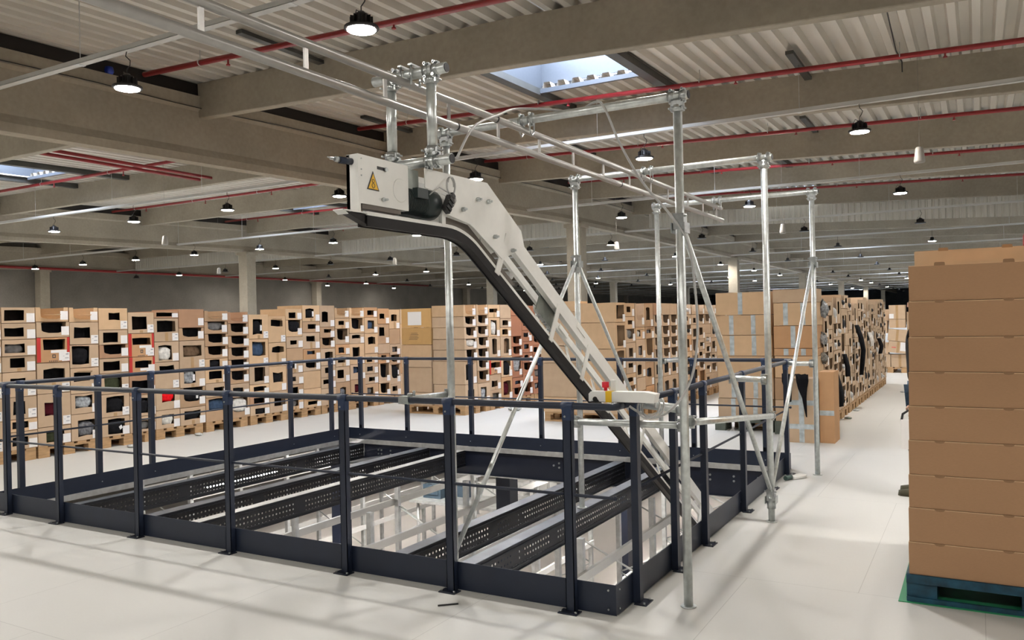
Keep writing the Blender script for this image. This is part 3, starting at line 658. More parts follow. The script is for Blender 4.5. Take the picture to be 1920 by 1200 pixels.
# hanging frame
HY = 3.12
fr = []
for z, xa, xb, nm in ((2.718, -2.515, -2.095, 'upper_cross_tube'), (2.298, -2.46, -2.075, 'lower_cross_tube')):
    m = MB(); m.cyl((xa, HY, z), (xb, HY, z), R, 16); p = m.build(nm, M_galv, cv); fr.append(p)
    m = MB(); m.cyl((xb, HY, z), (xb+.003, HY, z), R-.003, 16); m.build('tube_plug', M_blackp, p)
    m = MB(); m.cyl((xa, HY, z), (xa-.003, HY, z), R-.003, 16); m.build('tube_plug', M_blackp, p)
for x in (-2.415, -2.182):
    m = MB(); m.cyl((x, HY, 2.32), (x, HY, 2.70), R, 16); p = m.build('hanger_tube', M_galv, cv)
    for z in (2.718, 2.298):
        coupler((x-.02, HY, z), (1, 0, 0), (0, 0, 1), p); coupler((x+.03, HY, z), (1, 0, 0), (0, 0, 1), p)
        q = MB(); zz = z-.045 if z > 2.5 else z+.05
        q.cyl((x, HY, zz-.018), (x, HY, zz+.018), R+.005, 12); q.box((x-.036, HY-.013, zz-.012), (x+.036, HY+.013, zz+.012)); q.cyl((x-.042, HY-.028, zz), (x-.042, HY+.02, zz), .005, 6); q.cyl((x+.042, HY-.028, zz), (x+.042, HY+.02, zz), .005, 6); q.cyl((x+.03, HY-.02, zz+(.018 if z > 2.5 else -.02)), (x+.03, HY-.034, zz+(.018 if z > 2.5 else -.02)), .009, 6); q.build('coupler', M_clamp, p)
m = MB()
for dx in (-.03, .03): m.cyl((-2.30+dx, HY-.035, 2.66), (-2.30+dx, HY-.035, 2.755), .006, 6); m.cyl((-2.30+dx, HY+.035, 2.66), (-2.30+dx, HY+.035, 2.755), .006, 6); m.box((-2.30+dx-.01, HY-.045, 2.748), (-2.30+dx+.01, HY+.045, 2.756))
m.build('hook_clamp', M_clamp, cv)
# belt trough: profile in the Y-Z plane
def prof_strip(top, bot, x0, x1, name, mt, parent=None):
    m = MB(); n = len(top); vs = []
    for (y, z) in top: vs += [(x0, y, z), (x1, y, z)]
    for (y, z) in bot: vs += [(x0, y, z), (x1, y, z)]
    fs = []
    for i in range(n-1):
        a, b = 2*i, 2*i+2; c, d = 2*n+2*i, 2*n+2*i+2
        fs += [(a, a+1, b+1, b), (c, d, d+1, c+1), (a, b, d, c), (a+1, c+1, d+1, b+1)]
    e_ = 2*(n-1); fs += [(0, 2*n, 2*n+1, 1), (e_, e_+1, 2*n+e_+1, 2*n+e_)]
    m.add(vs, fs); return m.build(name, mt, parent or cv)
def path(off):   # belt path offset along the normal
    P0 = [(2.66, 1.985), (3.20, 1.985)]
    cy, cz, rr = 3.25, 1.985-.52, .52
    a1 = 31.8
    pts = [(2.66, 1.985+off)]
    for i in range(9):
        t = radians(a1*i/8); pts.append((cy + (rr+off)*sin(t), cz + (rr+off)*cos(t)))
    y0, z0 = pts[-1]; s_ = -math.tan(radians(a1))
    yE = 8.22
    pts.append((yE, z0 + s_*(yE-y0))); return pts
top, bot = path(0.022), path(-.024)
top[0] = (2.53, top[0][1]); bot[0] = (2.68, bot[0][1])
XB = -2.245
prof_strip(top, bot, XN-.004, XB+.004, 'belt', M_belt)
for x0, x1 in ((XN-.003, XN+.004), (XB-.004, XB+.003)):
    prof_strip(path(.034), path(.018), x0, x1, 'belt_side_strip', M_white)
    o = prof_strip(path(.018), path(-.028), x0, x1, 'belt_guard', M_belt)
m = MB(); m.box((XB-.004, 2.51, 2.009), (XN+.004, 2.66, 2.014)); m.prism([(XB-.004, 2.51, 2.012), (XN+.004, 2.51, 2.012), (XN+.004, 2.54, 1.996), (XB-.004, 2.54, 1.996)], (0, .003, .002)); m.build('nose_plate', M_white, cv)
# chords
sl = -math.tan(radians(31.8))
def cz_(y, z0): return z0 + sl*(y-3.75)
for x, nm in ((XN, 'near'), (XF, 'far')):
    m = MB(); d = Vector((0, cos(radians(31.8)), -sin(radians(31.8))))
    for (ya, yb) in ((3.70, 8.15),):
        a = Vector((x, ya, cz_(ya, 2.055))); b = Vector((x, yb, cz_(yb, 2.055)))
        m.bar(a, b, .035, .088) if x == XN else m.bar(a + Vector((0, 0, .012)), b + Vector((0, 0, .012)), .022, .045)
    c = m.build('side_chord', M_white, cv)
    for ya in (4.65, 6.6):
        q = MB(); a = Vector((x+.019, ya, cz_(ya, 2.075))); q.bar(a, a+d*.14, .003, .03); q.build('splice_plate', M_white, c)
    for ya in (3.80, 4.40, 4.82, 5.22, 5.80, 6.5, 7.2, 7.9):
        m = MB(); zt = cz_(ya, 2.01); yb = ya - .04
        ty = yb - .06; zl_ = bot[-2][1] + sl*(ty-bot[-2][0]) + .03
        m.bar((x+(.02 if x == XN else -.02), ya, zt+.03), ((XN+.006) if x == XN else (XB-.006), ty, zl_), .046, .005, up=(1, 0, 0)); m.build('bracket', M_white, cv)
# cheek plates of the bend
for x, sg in ((XN+.014, 1), (XF-.014, -1)):
    poly = [(3.055, 2.255), (3.60, 2.262), (3.66, 2.225), (3.95, 2.045), (3.985, 1.955), (3.74, 1.878), (3.43, 2.035), (3.27, 2.056), (3.225, 2.064), (3.22, 2.150), (3.055, 2.168)]
    m = MB(); m.prism([(x, a, b) for a, b in poly], (.005*sg, 0, 0)); c = m.build('side_plate', M_white, cv)
    q = MB()
    for a, b in ((3.50, 2.165), (3.60, 2.165), (3.36, 2.10), (3.66, 1.99), (3.84, 1.93)): q.cyl((x, a, b), (x+.022*sg, a, b), .011, 6); q.cyl((x, a, b), (x+.034*sg, a, b), .006, 6)
    q.build('bolt', M_clamp, c)
# inner rollers visible below the plates
for (a, b) in ((3.42, 2.02), (3.63, 1.90), (3.90, 1.80)):
    m = MB(); m.cyl((XF+.02, a, b), (XN-.02, a, b), .022, 12); m.build('roller', M_zinc, cv)
m = MB(); m.prism([(XN-.01, 3.22, 2.06), (XN-.01, 3.45, 2.035), (XN-.01, 3.93, 1.745), (XN-.01, 3.80, 1.75), (XN-.01, 3.45, 1.985), (XN-.01, 3.22, 2.0)], (-.006, 0, 0)); m.build('inner_guard', mat('brown_grey_steel', (.16, .14, .12), .5, .4), cv)
# drive head cover
m = MB(); m.box((-2.262, 2.612, 2.05), (-2.20, 2.952, 2.252)); hd = m.build('drive_cover', M_white, cv)
q = MB(); q.box((-2.20, 2.735, 2.205), (-2.1985, 2.80, 2.218)); q.build('slot', M_blackp, hd)
q = MB()
for a, b in ((2.79, 2.211), (2.77, 2.08), (2.632, 2.235), (2.632, 2.19), (2.632, 2.165)): q.cyl((-2.20, a, b), (-2.19 if b in (2.211, 2.08) else -2.197, a, b), .009 if b in (2.211, 2.08) else .003, 8)
q.cyl((-2.20, 2.78, 2.08), (-2.18, 2.78, 2.08), .005, 6); q.build('bolt', M_clamp, hd)
q = MB(); q.cyl((-2.2, 2.893, 2.135), (-2.1985, 2.893, 2.135), .052, 28, .050); q.build('embossed_disc', M_white, hd)
# warning sign
tz, by, tw = 2.215, 2.128, .052
q = MB(); c = 2.705
q.prism([(-2.1992, c-.040, 2.112), (-2.1992, c+.040, 2.112), (-2.1992, c, 2.192)], (.0012, 0, 0)); sg_ = q.build('warning_sign', M_ink, hd)
q = MB(); q.prism([(-2.1978, c-.032, 2.1165), (-2.1978, c+.032, 2.1165), (-2.1978, c, 2.181)], (.0009, 0, 0)); q.build('sign_field', M_yellow, sg_)
q = MB()
for yy, zz, rr in ((c, 2.131, .0095), (c-.001, 2.1505, .0072)):
    pts = [(-2.1965, yy+rr*cos(2*pi*i/16), zz+rr*sin(2*pi*i/16)) for i in range(17)]; q.pipe(pts, .0012, 5)
q.build('pictogram', M_ink, sg_)
m = MB(); m.box((-2.262, 2.612, 2.012), (-2.245, 2.632, 2.25)); m.box((-2.262, 2.612, 2.012), (-2.20, 2.625, 2.05)); m.build('mount_post', M_white, cv)
m = MB(); m.box((-2.25, 2.64, 2.03), (-2.205, 2.90, 2.050)); m.build('base_bar', mat('brown_grey_steel', (.16, .14, .12)), cv)
m = MB(); m.box((-2.335, 2.80, 2.03), (-2.335+.03, 3.25, 2.22)); m.build('rear_housing', M_zinc, cv)
m = MB(); m.cyl((-2.235, 2.613, 2.222), (-2.245, 2.55, 2.220), .014, 14); a = m.build('hand_wheel_shaft', M_navy, cv)
q = MB(); q.cyl((-2.245, 2.55, 2.220), (-2.25, 2.53, 2.222), .011, 10); q.cyl((-2.25, 2.53, 2.222), (-2.262, 2.498, 2.226), .006, 8, .002); q.box((-2.256, 2.505, 2.216), (-2.250, 2.54, 2.219)); q.build('tip', M_clamp, a)
# gear plate, motor
m = MB(); m.box((-2.24, 2.953, 2.12), (-2.215, 3.05, 2.245)); m.build('gear_plate', mat('galvanised_sheet', (.32, .35, .32), .35, .6, noise=.2, nscale=16), cv)
mo = MB(); rx = Matrix(((1, 0, 0), (0, 0, 1), (0, 1, 0)))
prof = []
for i in range(16): prof += [(.060, .0+.0095*i), (.060, .004+.0095*i), (.054, .0045+.0095*i), (.054, .009+.0095*i)]
prof = [(r_*1.16, z_) for r_, z_ in prof]; mo.lathe(prof, (-2.262, 2.955, 2.108), 20, False, rx); p = mo.build('motor', M_motor, cv)
q = MB(); q.lathe([(.062, 0), (.072, .002), (.072, .10), (.064, .112), (.02, .113)], (-2.262, 3.105, 2.108), 20, True, rx); q.build('fan_cover', M_motor, p)
q = MB(); q.box((-2.205, 2.99, 2.115), (-2.176, 3.07, 2.16)); q.build('terminal_box', M_motor, p)
q = MB(); q.box((-2.215, 3.205, 2.01), (-2.195, 3.235, 2.135)); q.build('mount_plate', M_white, cv)
# connector box and cable coil
m = MB(); d = Vector((0, .6, .8)); m.obox((-2.165, 3.215, 2.108), (.012, 0, 0), Vector((0, .55, .83))*.042, Vector((0, -.83, .55))*.022); cb = m.build('connector_box', M_blackp, cv)
q = MB()
for i in (-1, 0, 1): q.obox(Vector((-2.151, 3.215, 2.108)) + Vector((0, .55, .83))*.024*i, (.003, 0, 0), Vector((0, .55, .83))*.007, Vector((0, -.83, .55))*.020)
q.obox(Vector((-2.160, 3.245, 2.150)), (.008, 0, 0), Vector((0, .55, .83))*.010, Vector((0, -.83, .55))*.014); q.build('plug', M_blackp, cb)
m = MB(); pts = []
for i in range(50):
    t = 2*pi*i/20; r_ = .038 + .002*(i % 3)/3; pts.append((-2.165 + .0025*i/10, 3.232 + (r_)*cos(t)*.85, 2.195 + (r_+.004)*sin(t)))
m.pipe(pts, .0028, 6)
m.pipe([(-2.165, 3.205, 2.165), (-2.17, 3.15, 2.18), (-2.18, 3.12, 2.16), (-2.19, 3.10, 2.14)], .0028, 6); m.pipe([(-2.16, 3.26, 2.17), (-2.16, 3.275, 2.13), (-2.16, 3.25, 2.10)], .0028, 6)
m.build('cable_coil', M_cable, cv)
# galvanised tension plate between the chords
m = MB(); a = Vector((XN-.03, 4.26, cz_(4.26, 2.055)-.07)); d = Vector((0, cos(radians(31.8)), -sin(radians(31.8)))); nn = Vector((0, sin(radians(31.8)), cos(radians(31.8))))
m.obox(a + d*.10 - nn*.02 , d*.13, nn*.062, (.004, 0, 0)); m.obox(a + d*.10 + nn*.04, d*.15, nn*.008, (.02, 0, 0)); pl_ = m.build('tension_plate', mat('galvanised_sheet', (.32, .35, .32)), cv)
q = MB()
for t in (-.02, .22): q.cyl(a + d*t + nn*.035 + Vector((.004, 0, 0)), a + d*t + nn*.035 + Vector((.03, 0, 0)), .010, 8)
for i in range(10): q.obox(a + d*(.0+.02*i) - nn*.105 + Vector((.01, 0, 0)), d*.006, nn*.005, (.01, 0, 0))
q.build('bolt', M_clamp, pl_)
for yy in (7.9,):
    m = MB(); m.bar((XN, yy, cz_(yy, 2.055)), (XF, yy, cz_(yy, 2.055)), .03, .05); m.build('cross_member', M_white, cv)
# lower legs of the conveyor below the floor
for x in (XN, XF):
    m = MB(); m.bar((x, 8.12, cz_(8.12, 2.055)), (x, 8.12, ZLOW), .04, .04, up=(1, 0, 0)); m.build('leg', M_white, cv)

# control housing on the corner of the handrail
cb = empty('control_housing', (-1.65, 4.0, 1.112), 'small white housing with yellow tape and red button on the railing corner', 'control box')
m = MB(); P_ = [(-1.80, .0), (-1.785, .018), (-1.765, .018), (-1.75, 0), (-1.45, .0), (-1.44, .045), (-1.50, .055), (-1.80, .052), (-1.812, .04), (-1.812, 0)]
m.prism([(x, 3.985, 1.114+z) for x, z in P_], (0, .07, 0)); m.build('case', M_white, cb)
m = MB(); m.box((-1.79, 3.99, 1.1105), (-1.50, 4.05, 1.1145)); m.cyl((-1.775, 3.984, 1.126), (-1.775, 4.05, 1.126), .014, 12); m.build('rubber_base', M_blackp, cb)
m = MB(); m.box((-1.715, 3.9835, 1.112), (-1.68, 4.056, 1.1695)); m.build('tape_band', M_yel2, cb)
m = MB(); m.box((-1.70, 4.02, 1.168), (-1.67, 4.05, 1.225)); m.build('upright_lug', M_white, cb)
m = MB(); m.cyl((-1.735, 4.035, 1.168), (-1.735, 4.035, 1.185), .010, 12); m.cyl((-1.735, 4.035, 1.185), (-1.735, 4.035, 1.215), .019, 16); m.build('red_button', M_redp, cb)

# cables
def smooth(pts, n=6):
    P = [Vector(p) for p in pts]; out = []
    for i in range(len(P)-1):
        p0 = P[max(i-1, 0)]; p1 = P[i]; p2 = P[i+1]; p3 = P[min(i+2, len(P)-1)]
        for k in range(n):
            t = k/n; out.append(.5*((2*p1) + (-p0+p2)*t + (2*p0-5*p1+4*p2-p3)*t*t + (-p0+3*p1-3*p2+p3)*t**3))
    out.append(P[-1]); return out
m = MB(); m.pipe(smooth([(-2.14, 3.26, 2.33), (-2.16, 3.45, 2.52), (-2.22, 3.80, 2.66), (-2.28, 4.10, 2.765), (-2.15, 4.25, 2.775), (-2.0, 4.30, 2.75), (-1.86, 4.26, 2.775), (-1.79, 4.23, 2.73), (-1.70, 4.22, 2.52), (-1.57, 4.21, 2.29), (-1.42, 4.22, 2.10), (-1.335, 4.25, 1.95), (-1.31, 4.27, 1.72), (-1.30, 4.27, 1.47), (-1.325, 4.24, 1.24), (-1.40, 4.20, 1.09), (-1.50, 4.18, 1.02), (-1.58, 4.15, 1.04), (-1.64, 4.10, 1.09), (-1.66, 4.06, 1.13)]), .0065, 8)
tag(m.build('power_cable', M_cable), 'grey cable looping from the drive head over the near portal to the railing corner', 'cable')
m = MB(); pts = []
for i in range(44): t = 2*pi*i/20; pts.append((-1.55 + .055*cos(t) + .001*i, 4.13 + .03*sin(t)+.0006*i, 1.075 + .055*sin(t)))
m.pipe(pts, .005, 8); tag(m.build('cable_coil', M_cable), 'coil of grey cable hanging at the railing corner by the near pole', 'cable')
#SECTION4
# ================================================================ CARDBOARD BOXES
def lmesh(m, name, mt, parent=None):
    me = bpy.data.meshes.new(name); me.from_pydata([tuple(p) for p in m.v], [], m.f); me.polygons.foreach_set('use_smooth', m.sm)
    ms = mt if isinstance(mt, (list, tuple)) else [mt]
    for q in ms: me.materials.append(q)
    if len(ms) > 1: me.polygons.foreach_set('material_index', m.mi)
    me.validate(); me.update(); o = bpy.data.objects.new(name, me); col.objects.link(o)
    if parent: o.parent = parent
    return o
def box_geo(m, w, h, d, kind, op, T=None, rg=random):
    """carton: front in the local x-z plane at y=0, depth along +y"""
    t = .005; o = Vector((0, 0, 0)); h = h - .0035
    def V(x, y, z): return (T @ Vector((x, y, z))) if T else Vector((x, y, z))
    g = .0015; x0, x1 = g, w-g; z0, z1 = 0, h-g
    def quad(a, b, c, e): m.add([V(*a), V(*b), V(*c), V(*e)], [(0, 1, 2, 3)])
    top = kind != 't'
    quad((x0,0,z0),(x0,d,z0),(x1,d,z0),(x1,0,z0))
    quad((x0,0,z0),(x0,0,z1),(x0,d,z1),(x0,d,z0)); quad((x1,0,z0),(x1,d,z0),(x1,d,z1),(x1,0,z1)); quad((x0,d,z0),(x0,d,z1),(x1,d,z1),(x1,d,z0))
    if top: quad((x0,0,z1),(x1,0,z1),(x1,d,z1),(x0,d,z1))
    if kind == 'c':
        quad((x0,0,z0),(x1,0,z0),(x1,0,z1),(x0,0,z1)); return
    if kind == 'w':
        u0, u1, v0, v1 = op
        a, b, c, e = u0*w, u1*w, (1-v1)*h, (1-v0)*h; j = lambda s_=.02: rg.uniform(-s_, s_)*min(w, h)
        hole = [(a+j(), c+j()), ((a+b)/2, c+j(.03)), (b+j(), c+j()), (b+j(), e+j()), ((a+b)/2+j(), e+j(.04)), (a+j(), e+j())]
        outer = [(x0, z0), (x1, z0), (x1, z1), (x0, z1)]
        polys = [[Vector((p[0], p[1], 0)) for p in outer], [Vector((p[0], p[1], 0)) for p in hole]]; pts = outer + hole
    else:
        u0, u1, v0, v1 = op; a, b, c = u0*w, u1*w, (1-v1)*h
        lip = [(a, z1), (a+.008, c+.2*(h-c)), (a+.03, c+.012), (a+.3*(b-a), c-.004), (a+.7*(b-a), c-.004), (b-.03, c+.012), (b-.008, c+.2*(h-c)), (b, z1)]
        outer = [(x0, z0), (x1, z0), (x1, z1)] + lip[::-1] + [(x0, z1)]
        polys = [[Vector((p[0], p[1], 0)) for p in outer]]; pts = outer; hole = lip
    for tri in tessellate_polygon(polys):
        P = [pts[i] for i in tri]; ar = (P[1][0]-P[0][0])*(P[2][1]-P[0][1]) - (P[1][1]-P[0][1])*(P[2][0]-P[0][0])
        if ar < 0: P = P[::-1]
        m.add([V(p[0], 0, p[1]) for p in P], [(0, 1, 2)]); m.add([V(p[0], t, p[1]) for p in P[::-1]], [(0, 1, 2)])
    n = len(hole); rngq = range(n) if kind == 'w' else range(n-1)
    for i in rngq:
        p, q = hole[i], hole[(i+1) % n]; quad((p[0],0,p[1]), (q[0],0,q[1]), (q[0],t,q[1]), (p[0],t,p[1]))
    a, b, c, e, f = x0+t, x1-t, z0+t, z1-t, d-t
    quad((a,t,c),(b,t,c),(b,f,c),(a,f,c)); quad((a,t,c),(a,f,c),(a,f,e),(a,t,e)); quad((b,t,c),(b,t,e),(b,f,e),(b,f,c)); quad((a,f,c),(b,f,c),(b,f,e),(a,f,e))
    if top: quad((a,t,e),(a,f,e),(b,f,e),(b,t,e))
TINT = {'n': (1, 1, 1), 'y': (1.12, .95, .58), 'r': (.74, .46, .40), 'o': (1.0, .80, .62), 'd': (.86, .78, .70), 'p': (.82, .66, .60), 'l': (1.17, 1.10, .98)}
BOXES = []   # every carton of the pallet rows: dict(x,y,z,rot,w,h,d,kind,op,tint,label,extras,area)
def spec(x, y, z, face, w, h, d, kind, op, tint, label, sticker=True, cont=None, tape=None, group='cardboard boxes on the pallet rows', rot=0.0):
    cx, cy, cz = (x - 0.0, y + w/2, z + h/2) if face == 'x' else (x + w/2, y, z + h/2)
    dist = sqrt(cx*cx + cy*cy + (cz-CAM_H)**2); nrm = abs(cx)/dist if face == 'x' else abs(cy)/dist
    BOXES.append(dict(x=x, y=y, z=z, face=face, w=w, h=h, d=d, kind=kind, op=op, tint=tint, label=label, sticker=sticker, cont=cont, tape=tape, group=group, rot=rot, area=w*h*nrm/dist**2))
D = .585
YE = [4.97, 5.379, 5.785, 6.209, 6.605, 7.028, 7.431, 7.833, 8.28, 8.716, 9.126, 9.537, 9.923, 10.305, 10.732, 11.112, 11.496, 11.913, 12.304, 12.661, 12.999, 13.4, 13.81, 14.22]
W = lambda a, b, c, e: ('w', (a, b, c, e))
Tt = ('t', (.14, .90, 0, .70)); Tl = ('t', (.14, .86, 0, .80)); C_ = ('c', None)
# per column: top z, then (bottom z, shape, tint, content)
LEFT = [
 (1.85, [(1.66, W(.1,.65,.2,.8), 'n', None), (1.46, W(.1,.65,.2,.8), 'n', None), (1.26, W(.1,.65,.2,.8), 'n', None), (1.07, W(.2,.65,.2,.8), 'n', None), (.77, W(.2,.6,.3,.7), 'n', None), (.5, W(.2,.6,.3,.7), 'n', None), (None, W(.2,.6,.3,.7), 'n', None)]),
 (1.847, [(1.656, W(.09,.67,.19,.85), 'n', None), (1.461, W(.08,.64,.27,.83), 'n', None), (1.264, W(.08,.67,.25,.82), 'n', 'g'), (1.073, W(.24,.67,.12,.72), 'n', None), (.774, W(.22,.68,.24,.60), 'n', None), (.508, W(.3,.66,.2,.8), 'n', 'k'), (.229+.13, W(.25,.72,.2,.75), 'l', 'k'), (None, W(.25,.72,.3,.8), 'n', 'k')]),
 (1.849, [(1.667, Tl, 'l', None), (1.475, Tt, 'n', None), (1.165, W(.2,.85,.06,.5), 'r2', None), (.783, W(.2,.83,.22,.62), 'n', None), (.375, W(.2,.62,.25,.68), 'n', 'm'), (None, W(.25,.8,.25,.85), 'n', 'gn')]),
 (1.847, [(1.659, Tl, 'l', None), (1.371, W(.15,.7,.22,.72), 'n', None), (1.074, W(.07,.66,.06,.85), 'n', 'k'), (.747, W(.12,.7,.18,.52), 'n', None), (.488, W(.15,.75,.10,.72), 'n', 'pl'), (None, W(.22,.85,.25,.85), 'n', 'sb')]),
 (1.841, [(1.551, W(.34,.72,.20,.56), 'l', None), (1.356, W(.14,.66,.18,.86), 'n', None), (1.177, Tt, 'p', None), (.979, W(.12,.70,.2,.82), 'n', None), (.704, W(.15,.75,.12,.8), 'n', 'gn'), (.401, W(.2,.82,.12,.8), 'n', 'k'), (None, W(.25,.82,.12,.9), 'n', 'kd')]),
 (1.784, [(1.495, W(.15,.72,.2,.82), 'n', None), (1.173, W(.15,.86,.2,.5), 'r2', None), (.945, W(.22,.86,.25,.66), 'r2', None), (.653, W(.1,.7,.3,.8), 'p', None), (.362, W(.2,.75,.15,.85), 'n', 'k'), (None, W(.25,.8,.3,.85), 'n', 'g')]),
 (1.799, [(1.70, W(.1,.8,.2,.8), 'p', None), (1.369, W(.12,.88,.12,.58), 'n', None), (1.083, W(.15,.7,.2,.92), 'n', 'w'), (.7, W(.18,.8,.14,.34), 'n', None), (.408, W(.25,.78,.1,.62), 'n', 'rd'), (None, W(.22,.75,.25,.8), 'n', 'w')]),
 (1.83, [(1.557, C_, 'p', None), (1.371, Tt, 'd', None), (.967, W(.14,.88,.16,.58), 'n', 'br'), (.688, W(.16,.62,.08,.78), 'n', 'pl'), (.402, Tt, 'd', 'k'), (None, W(.15,.8,.2,.7), 'n', 'k')]),
 (1.806, [(1.642, Tt, 'd', None), (1.457, Tt, 'd', 'g'), (1.272, Tt, 'd', None), (1.088, Tt, 'd', None), (.949, W(.2,.65,.12,.95), 'l', 'k'), (.72, W(.15,.7,.2,.75), 'l', None), (.509, W(.35,.78,.3,.95), 'n', None), (None, W(.12,.9,.08,.55), 'd', 'bl')]),
 (1.79, [(1.608, Tl, 'p', None), (1.418, Tt, 'd', None), (1.237, Tt, 'd', None), (1.047, Tt, 'd', None), (.874, Tt, 'd', None), (.676, Tt, 'd', None), (.462, W(.2,.7,.3,.8), 'n', 'k'), (None, Tt, 'd', 'w')]),
 (1.747, [(1.356, W(.2,.68,.2,.82), 'l', 'k'), (.932, W(.18,.85,.1,.62), 'l', 'bl'), (.636, W(.25,.8,.1,.85), 'n', None), (.45, W(.2,.85,.2,.6), 'l', None), (.30, W(.2,.8,.2,.8), 'p', None), (None, W(.25,.8,.3,.9), 'n', 'k')]),
 (1.72, [(1.284, W(.15,.85,.15,.38), 'l', None), (.901, W(.18,.88,.18,.42), 'l', None), (.492, W(.22,.78,.25,.65), 'l', 'k'), (None, W(.25,.9,.2,.7), 'n', None)]),
]
hs = [.19, .19, .19, .21, .28, .30, .38]
def gen_column(top, rg, base=.146):
    out = []; z = top
    while z - base > .05:
        h = rg.choice(hs)
        if z - h - base < .13: h = z - base
        if z - h <= base + 1e-6: h = z - base
        r = rg.random()
        if r < .30: sh = Tt
        elif r < .93:
            a = rg.uniform(.12, .3); b = a + rg.uniform(.38, .55); c = rg.uniform(.15, .35); e = min(.85, c + rg.uniform(.32, .55)); sh = W(a, b, c, e)
        else: sh = C_
        tint = rg.choice('nnnlldo'); ct = None
        q = rg.random()
        if q < .34: ct = rg.choice(['k', 'k', 'g', 'w', 'pl', 'br', 'bl', 'm', 'sb'])
        out.append((z-h if z-h > base+.01 else None, sh, tint, ct)); z -= h
    return out
def add_column(x, ya, yb, top, items, desc, base=.146, dep=D, stick=True, ordr='from the top'):
    z = top; nI = len(items)
    for k, (zb_, sh, tint, ct) in enumerate(items):
        zb2 = base if zb_ is None else zb_
        if zb_ is None or k == nI-1: zb2 = base
        pos = 'topmost' if k == 0 else ('lowest' if k == nI-1 else '%s from the top' % ordn(k))
        look = {'w': 'cardboard box with cut window', 't': 'open-fronted cardboard tray box', 'c': 'closed cardboard box'}[sh[0]]
        if tint == 'r2': look = 'red and brown cardboard box'
        if tint == 'r': look = 'reddish cardboard box'
        spec(x + random.uniform(-.006, .006), ya+.004, zb2+.0008, 'x', yb-ya-.008, z-zb2-.0018, dep, sh[0], sh[1], tint, '%s, %s, %s' % (look, desc, pos), sticker=stick, cont=ct)
        z = zb2
rgc = random.Random(21)
tops = [1.84, 1.90, 1.90, 1.86, 1.86, 1.87, 1.85, 1.83, 1.84, 1.84, 1.84]
for i in range(len(YE)-1):
    if i < len(LEFT): top, items = LEFT[i]
    else: top = tops[(i-len(LEFT)) % len(tops)]; items = gen_column(top, rgc)
    add_column(-9.97, YE[i], YE[i+1], top, items, 'left wall, %s' % ('cut-off leftmost column' if i == 0 else 'column %d' % i))
# row 2: trays first, then mixed, then reddish ones
def zl_to_items(zs, shapes, tints, conts): return [(z, sh, t, c) for z, sh, t, c in zip(zs, shapes, tints, conts)]
row2z = [1.644, 1.465, 1.268, 1.088, .936, .514, .29, None]
add_column(-7.42, 11.40, 11.79, 1.841, zl_to_items(row2z[:4]+[.90, .51, None], [Tl, Tt, Tt, Tt, Tt, W(.1,.45,.15,.8), W(.2,.7,.25,.8)], 'lnnnnnn', [None, None, None, 'w', None, 'k', 'k']), 'second row, first column', dep=.64)
add_column(-7.42, 11.79, 12.18, 1.85, zl_to_items([1.665, 1.475, 1.285, 1.09, .90, .71, .50, None], [Tl, Tt, Tt, Tt, Tt, Tt, Tt, W(.25,.7,.2,.8)], 'lnnnnndn', [None]*7+['pl']), 'second row, second column', dep=.64)
r2 = random.Random(4); y = 12.18
custom = {0: (1.85, [(1.62, W(.1,.8,.3,.6), 'l', None), (1.28, W(.22,.72,.12,.9), 'l', 'w'), (.92, W(.3,.7,.1,.85), 'n', None), (.62, W(.1,.9,.3,.6), 'r2', None), (.35, W(.2,.7,.4,.8), 'n', None), (None, W(.25,.8,.3,.8), 'n', 'g')]),
 1: (1.85, [(1.60, C_, 'n', None), (1.44, W(.2,.7,.2,.75), 'n', None), (1.27, W(.2,.7,.2,.75), 'l', None), (.92, W(.3,.8,.1,.85), 'n', 'br'), (.55, W(.2,.85,.2,.9), 'l', 'k'), (None, W(.2,.85,.2,.8), 'o', 'm')])}
for c in range(14):
    w_ = .40
    if c in custom: top, items = custom[c]
    else:
        top = 1.84; items = gen_column(top, r2)
        if c < 6: items = [(a, b, 'r', e) for a, b, t, e in items]
    add_column(-7.42, y, y+w_, top, items, 'second row, %s column' % ordn(c+2), dep=.64); y += w_
r3 = random.Random(9); y = 11.19
add_column(-4.64, y, y+.40, 1.795, zl_to_items([1.498, 1.108, .80, .50, None], [W(.15,.9,.12,.85), W(.15,.9,.1,.9), W(.15,.85,.1,.8), W(.2,.8,.15,.8), C_], 'lllln', [None, None, None, 'k', None]), 'third row, first column', dep=.61)
y += .41
for c in range(17):
    if 3 <= c <= 6: items = [(1.79-.19*(k+1) if k < 4 else None, Tt, 'd', None) for k in range(5)]; items = [(1.60, C_, 'p', None)] + [(1.60-.19*(k+1), Tt, 'd', None) for k in range(4)] + [(.56, W(.2,.7,.2,.8), 'n', 'k'), (None, W(.2,.7,.2,.8), 'n', 'g')]
    else: items = gen_column(1.79, r3)
    add_column(-4.64, y, y+.40, 1.79 if not 3 <= c <= 6 else 1.80, items, 'third row, %s column' % ordn(c+1), dep=.61); y += .41
r4 = random.Random(14); y = 11.42
for c in range(21):
    top = (1.72, 1.72, 1.79, 1.79, 1.84, 1.84, 1.80)[c % 7]
    add_column(-1.78, y, y+.38, top, gen_column(top, r4), 'right row along the aisle, %s column' % ordn(c), dep=.54, stick=(c % 2 == 0)); y += .39
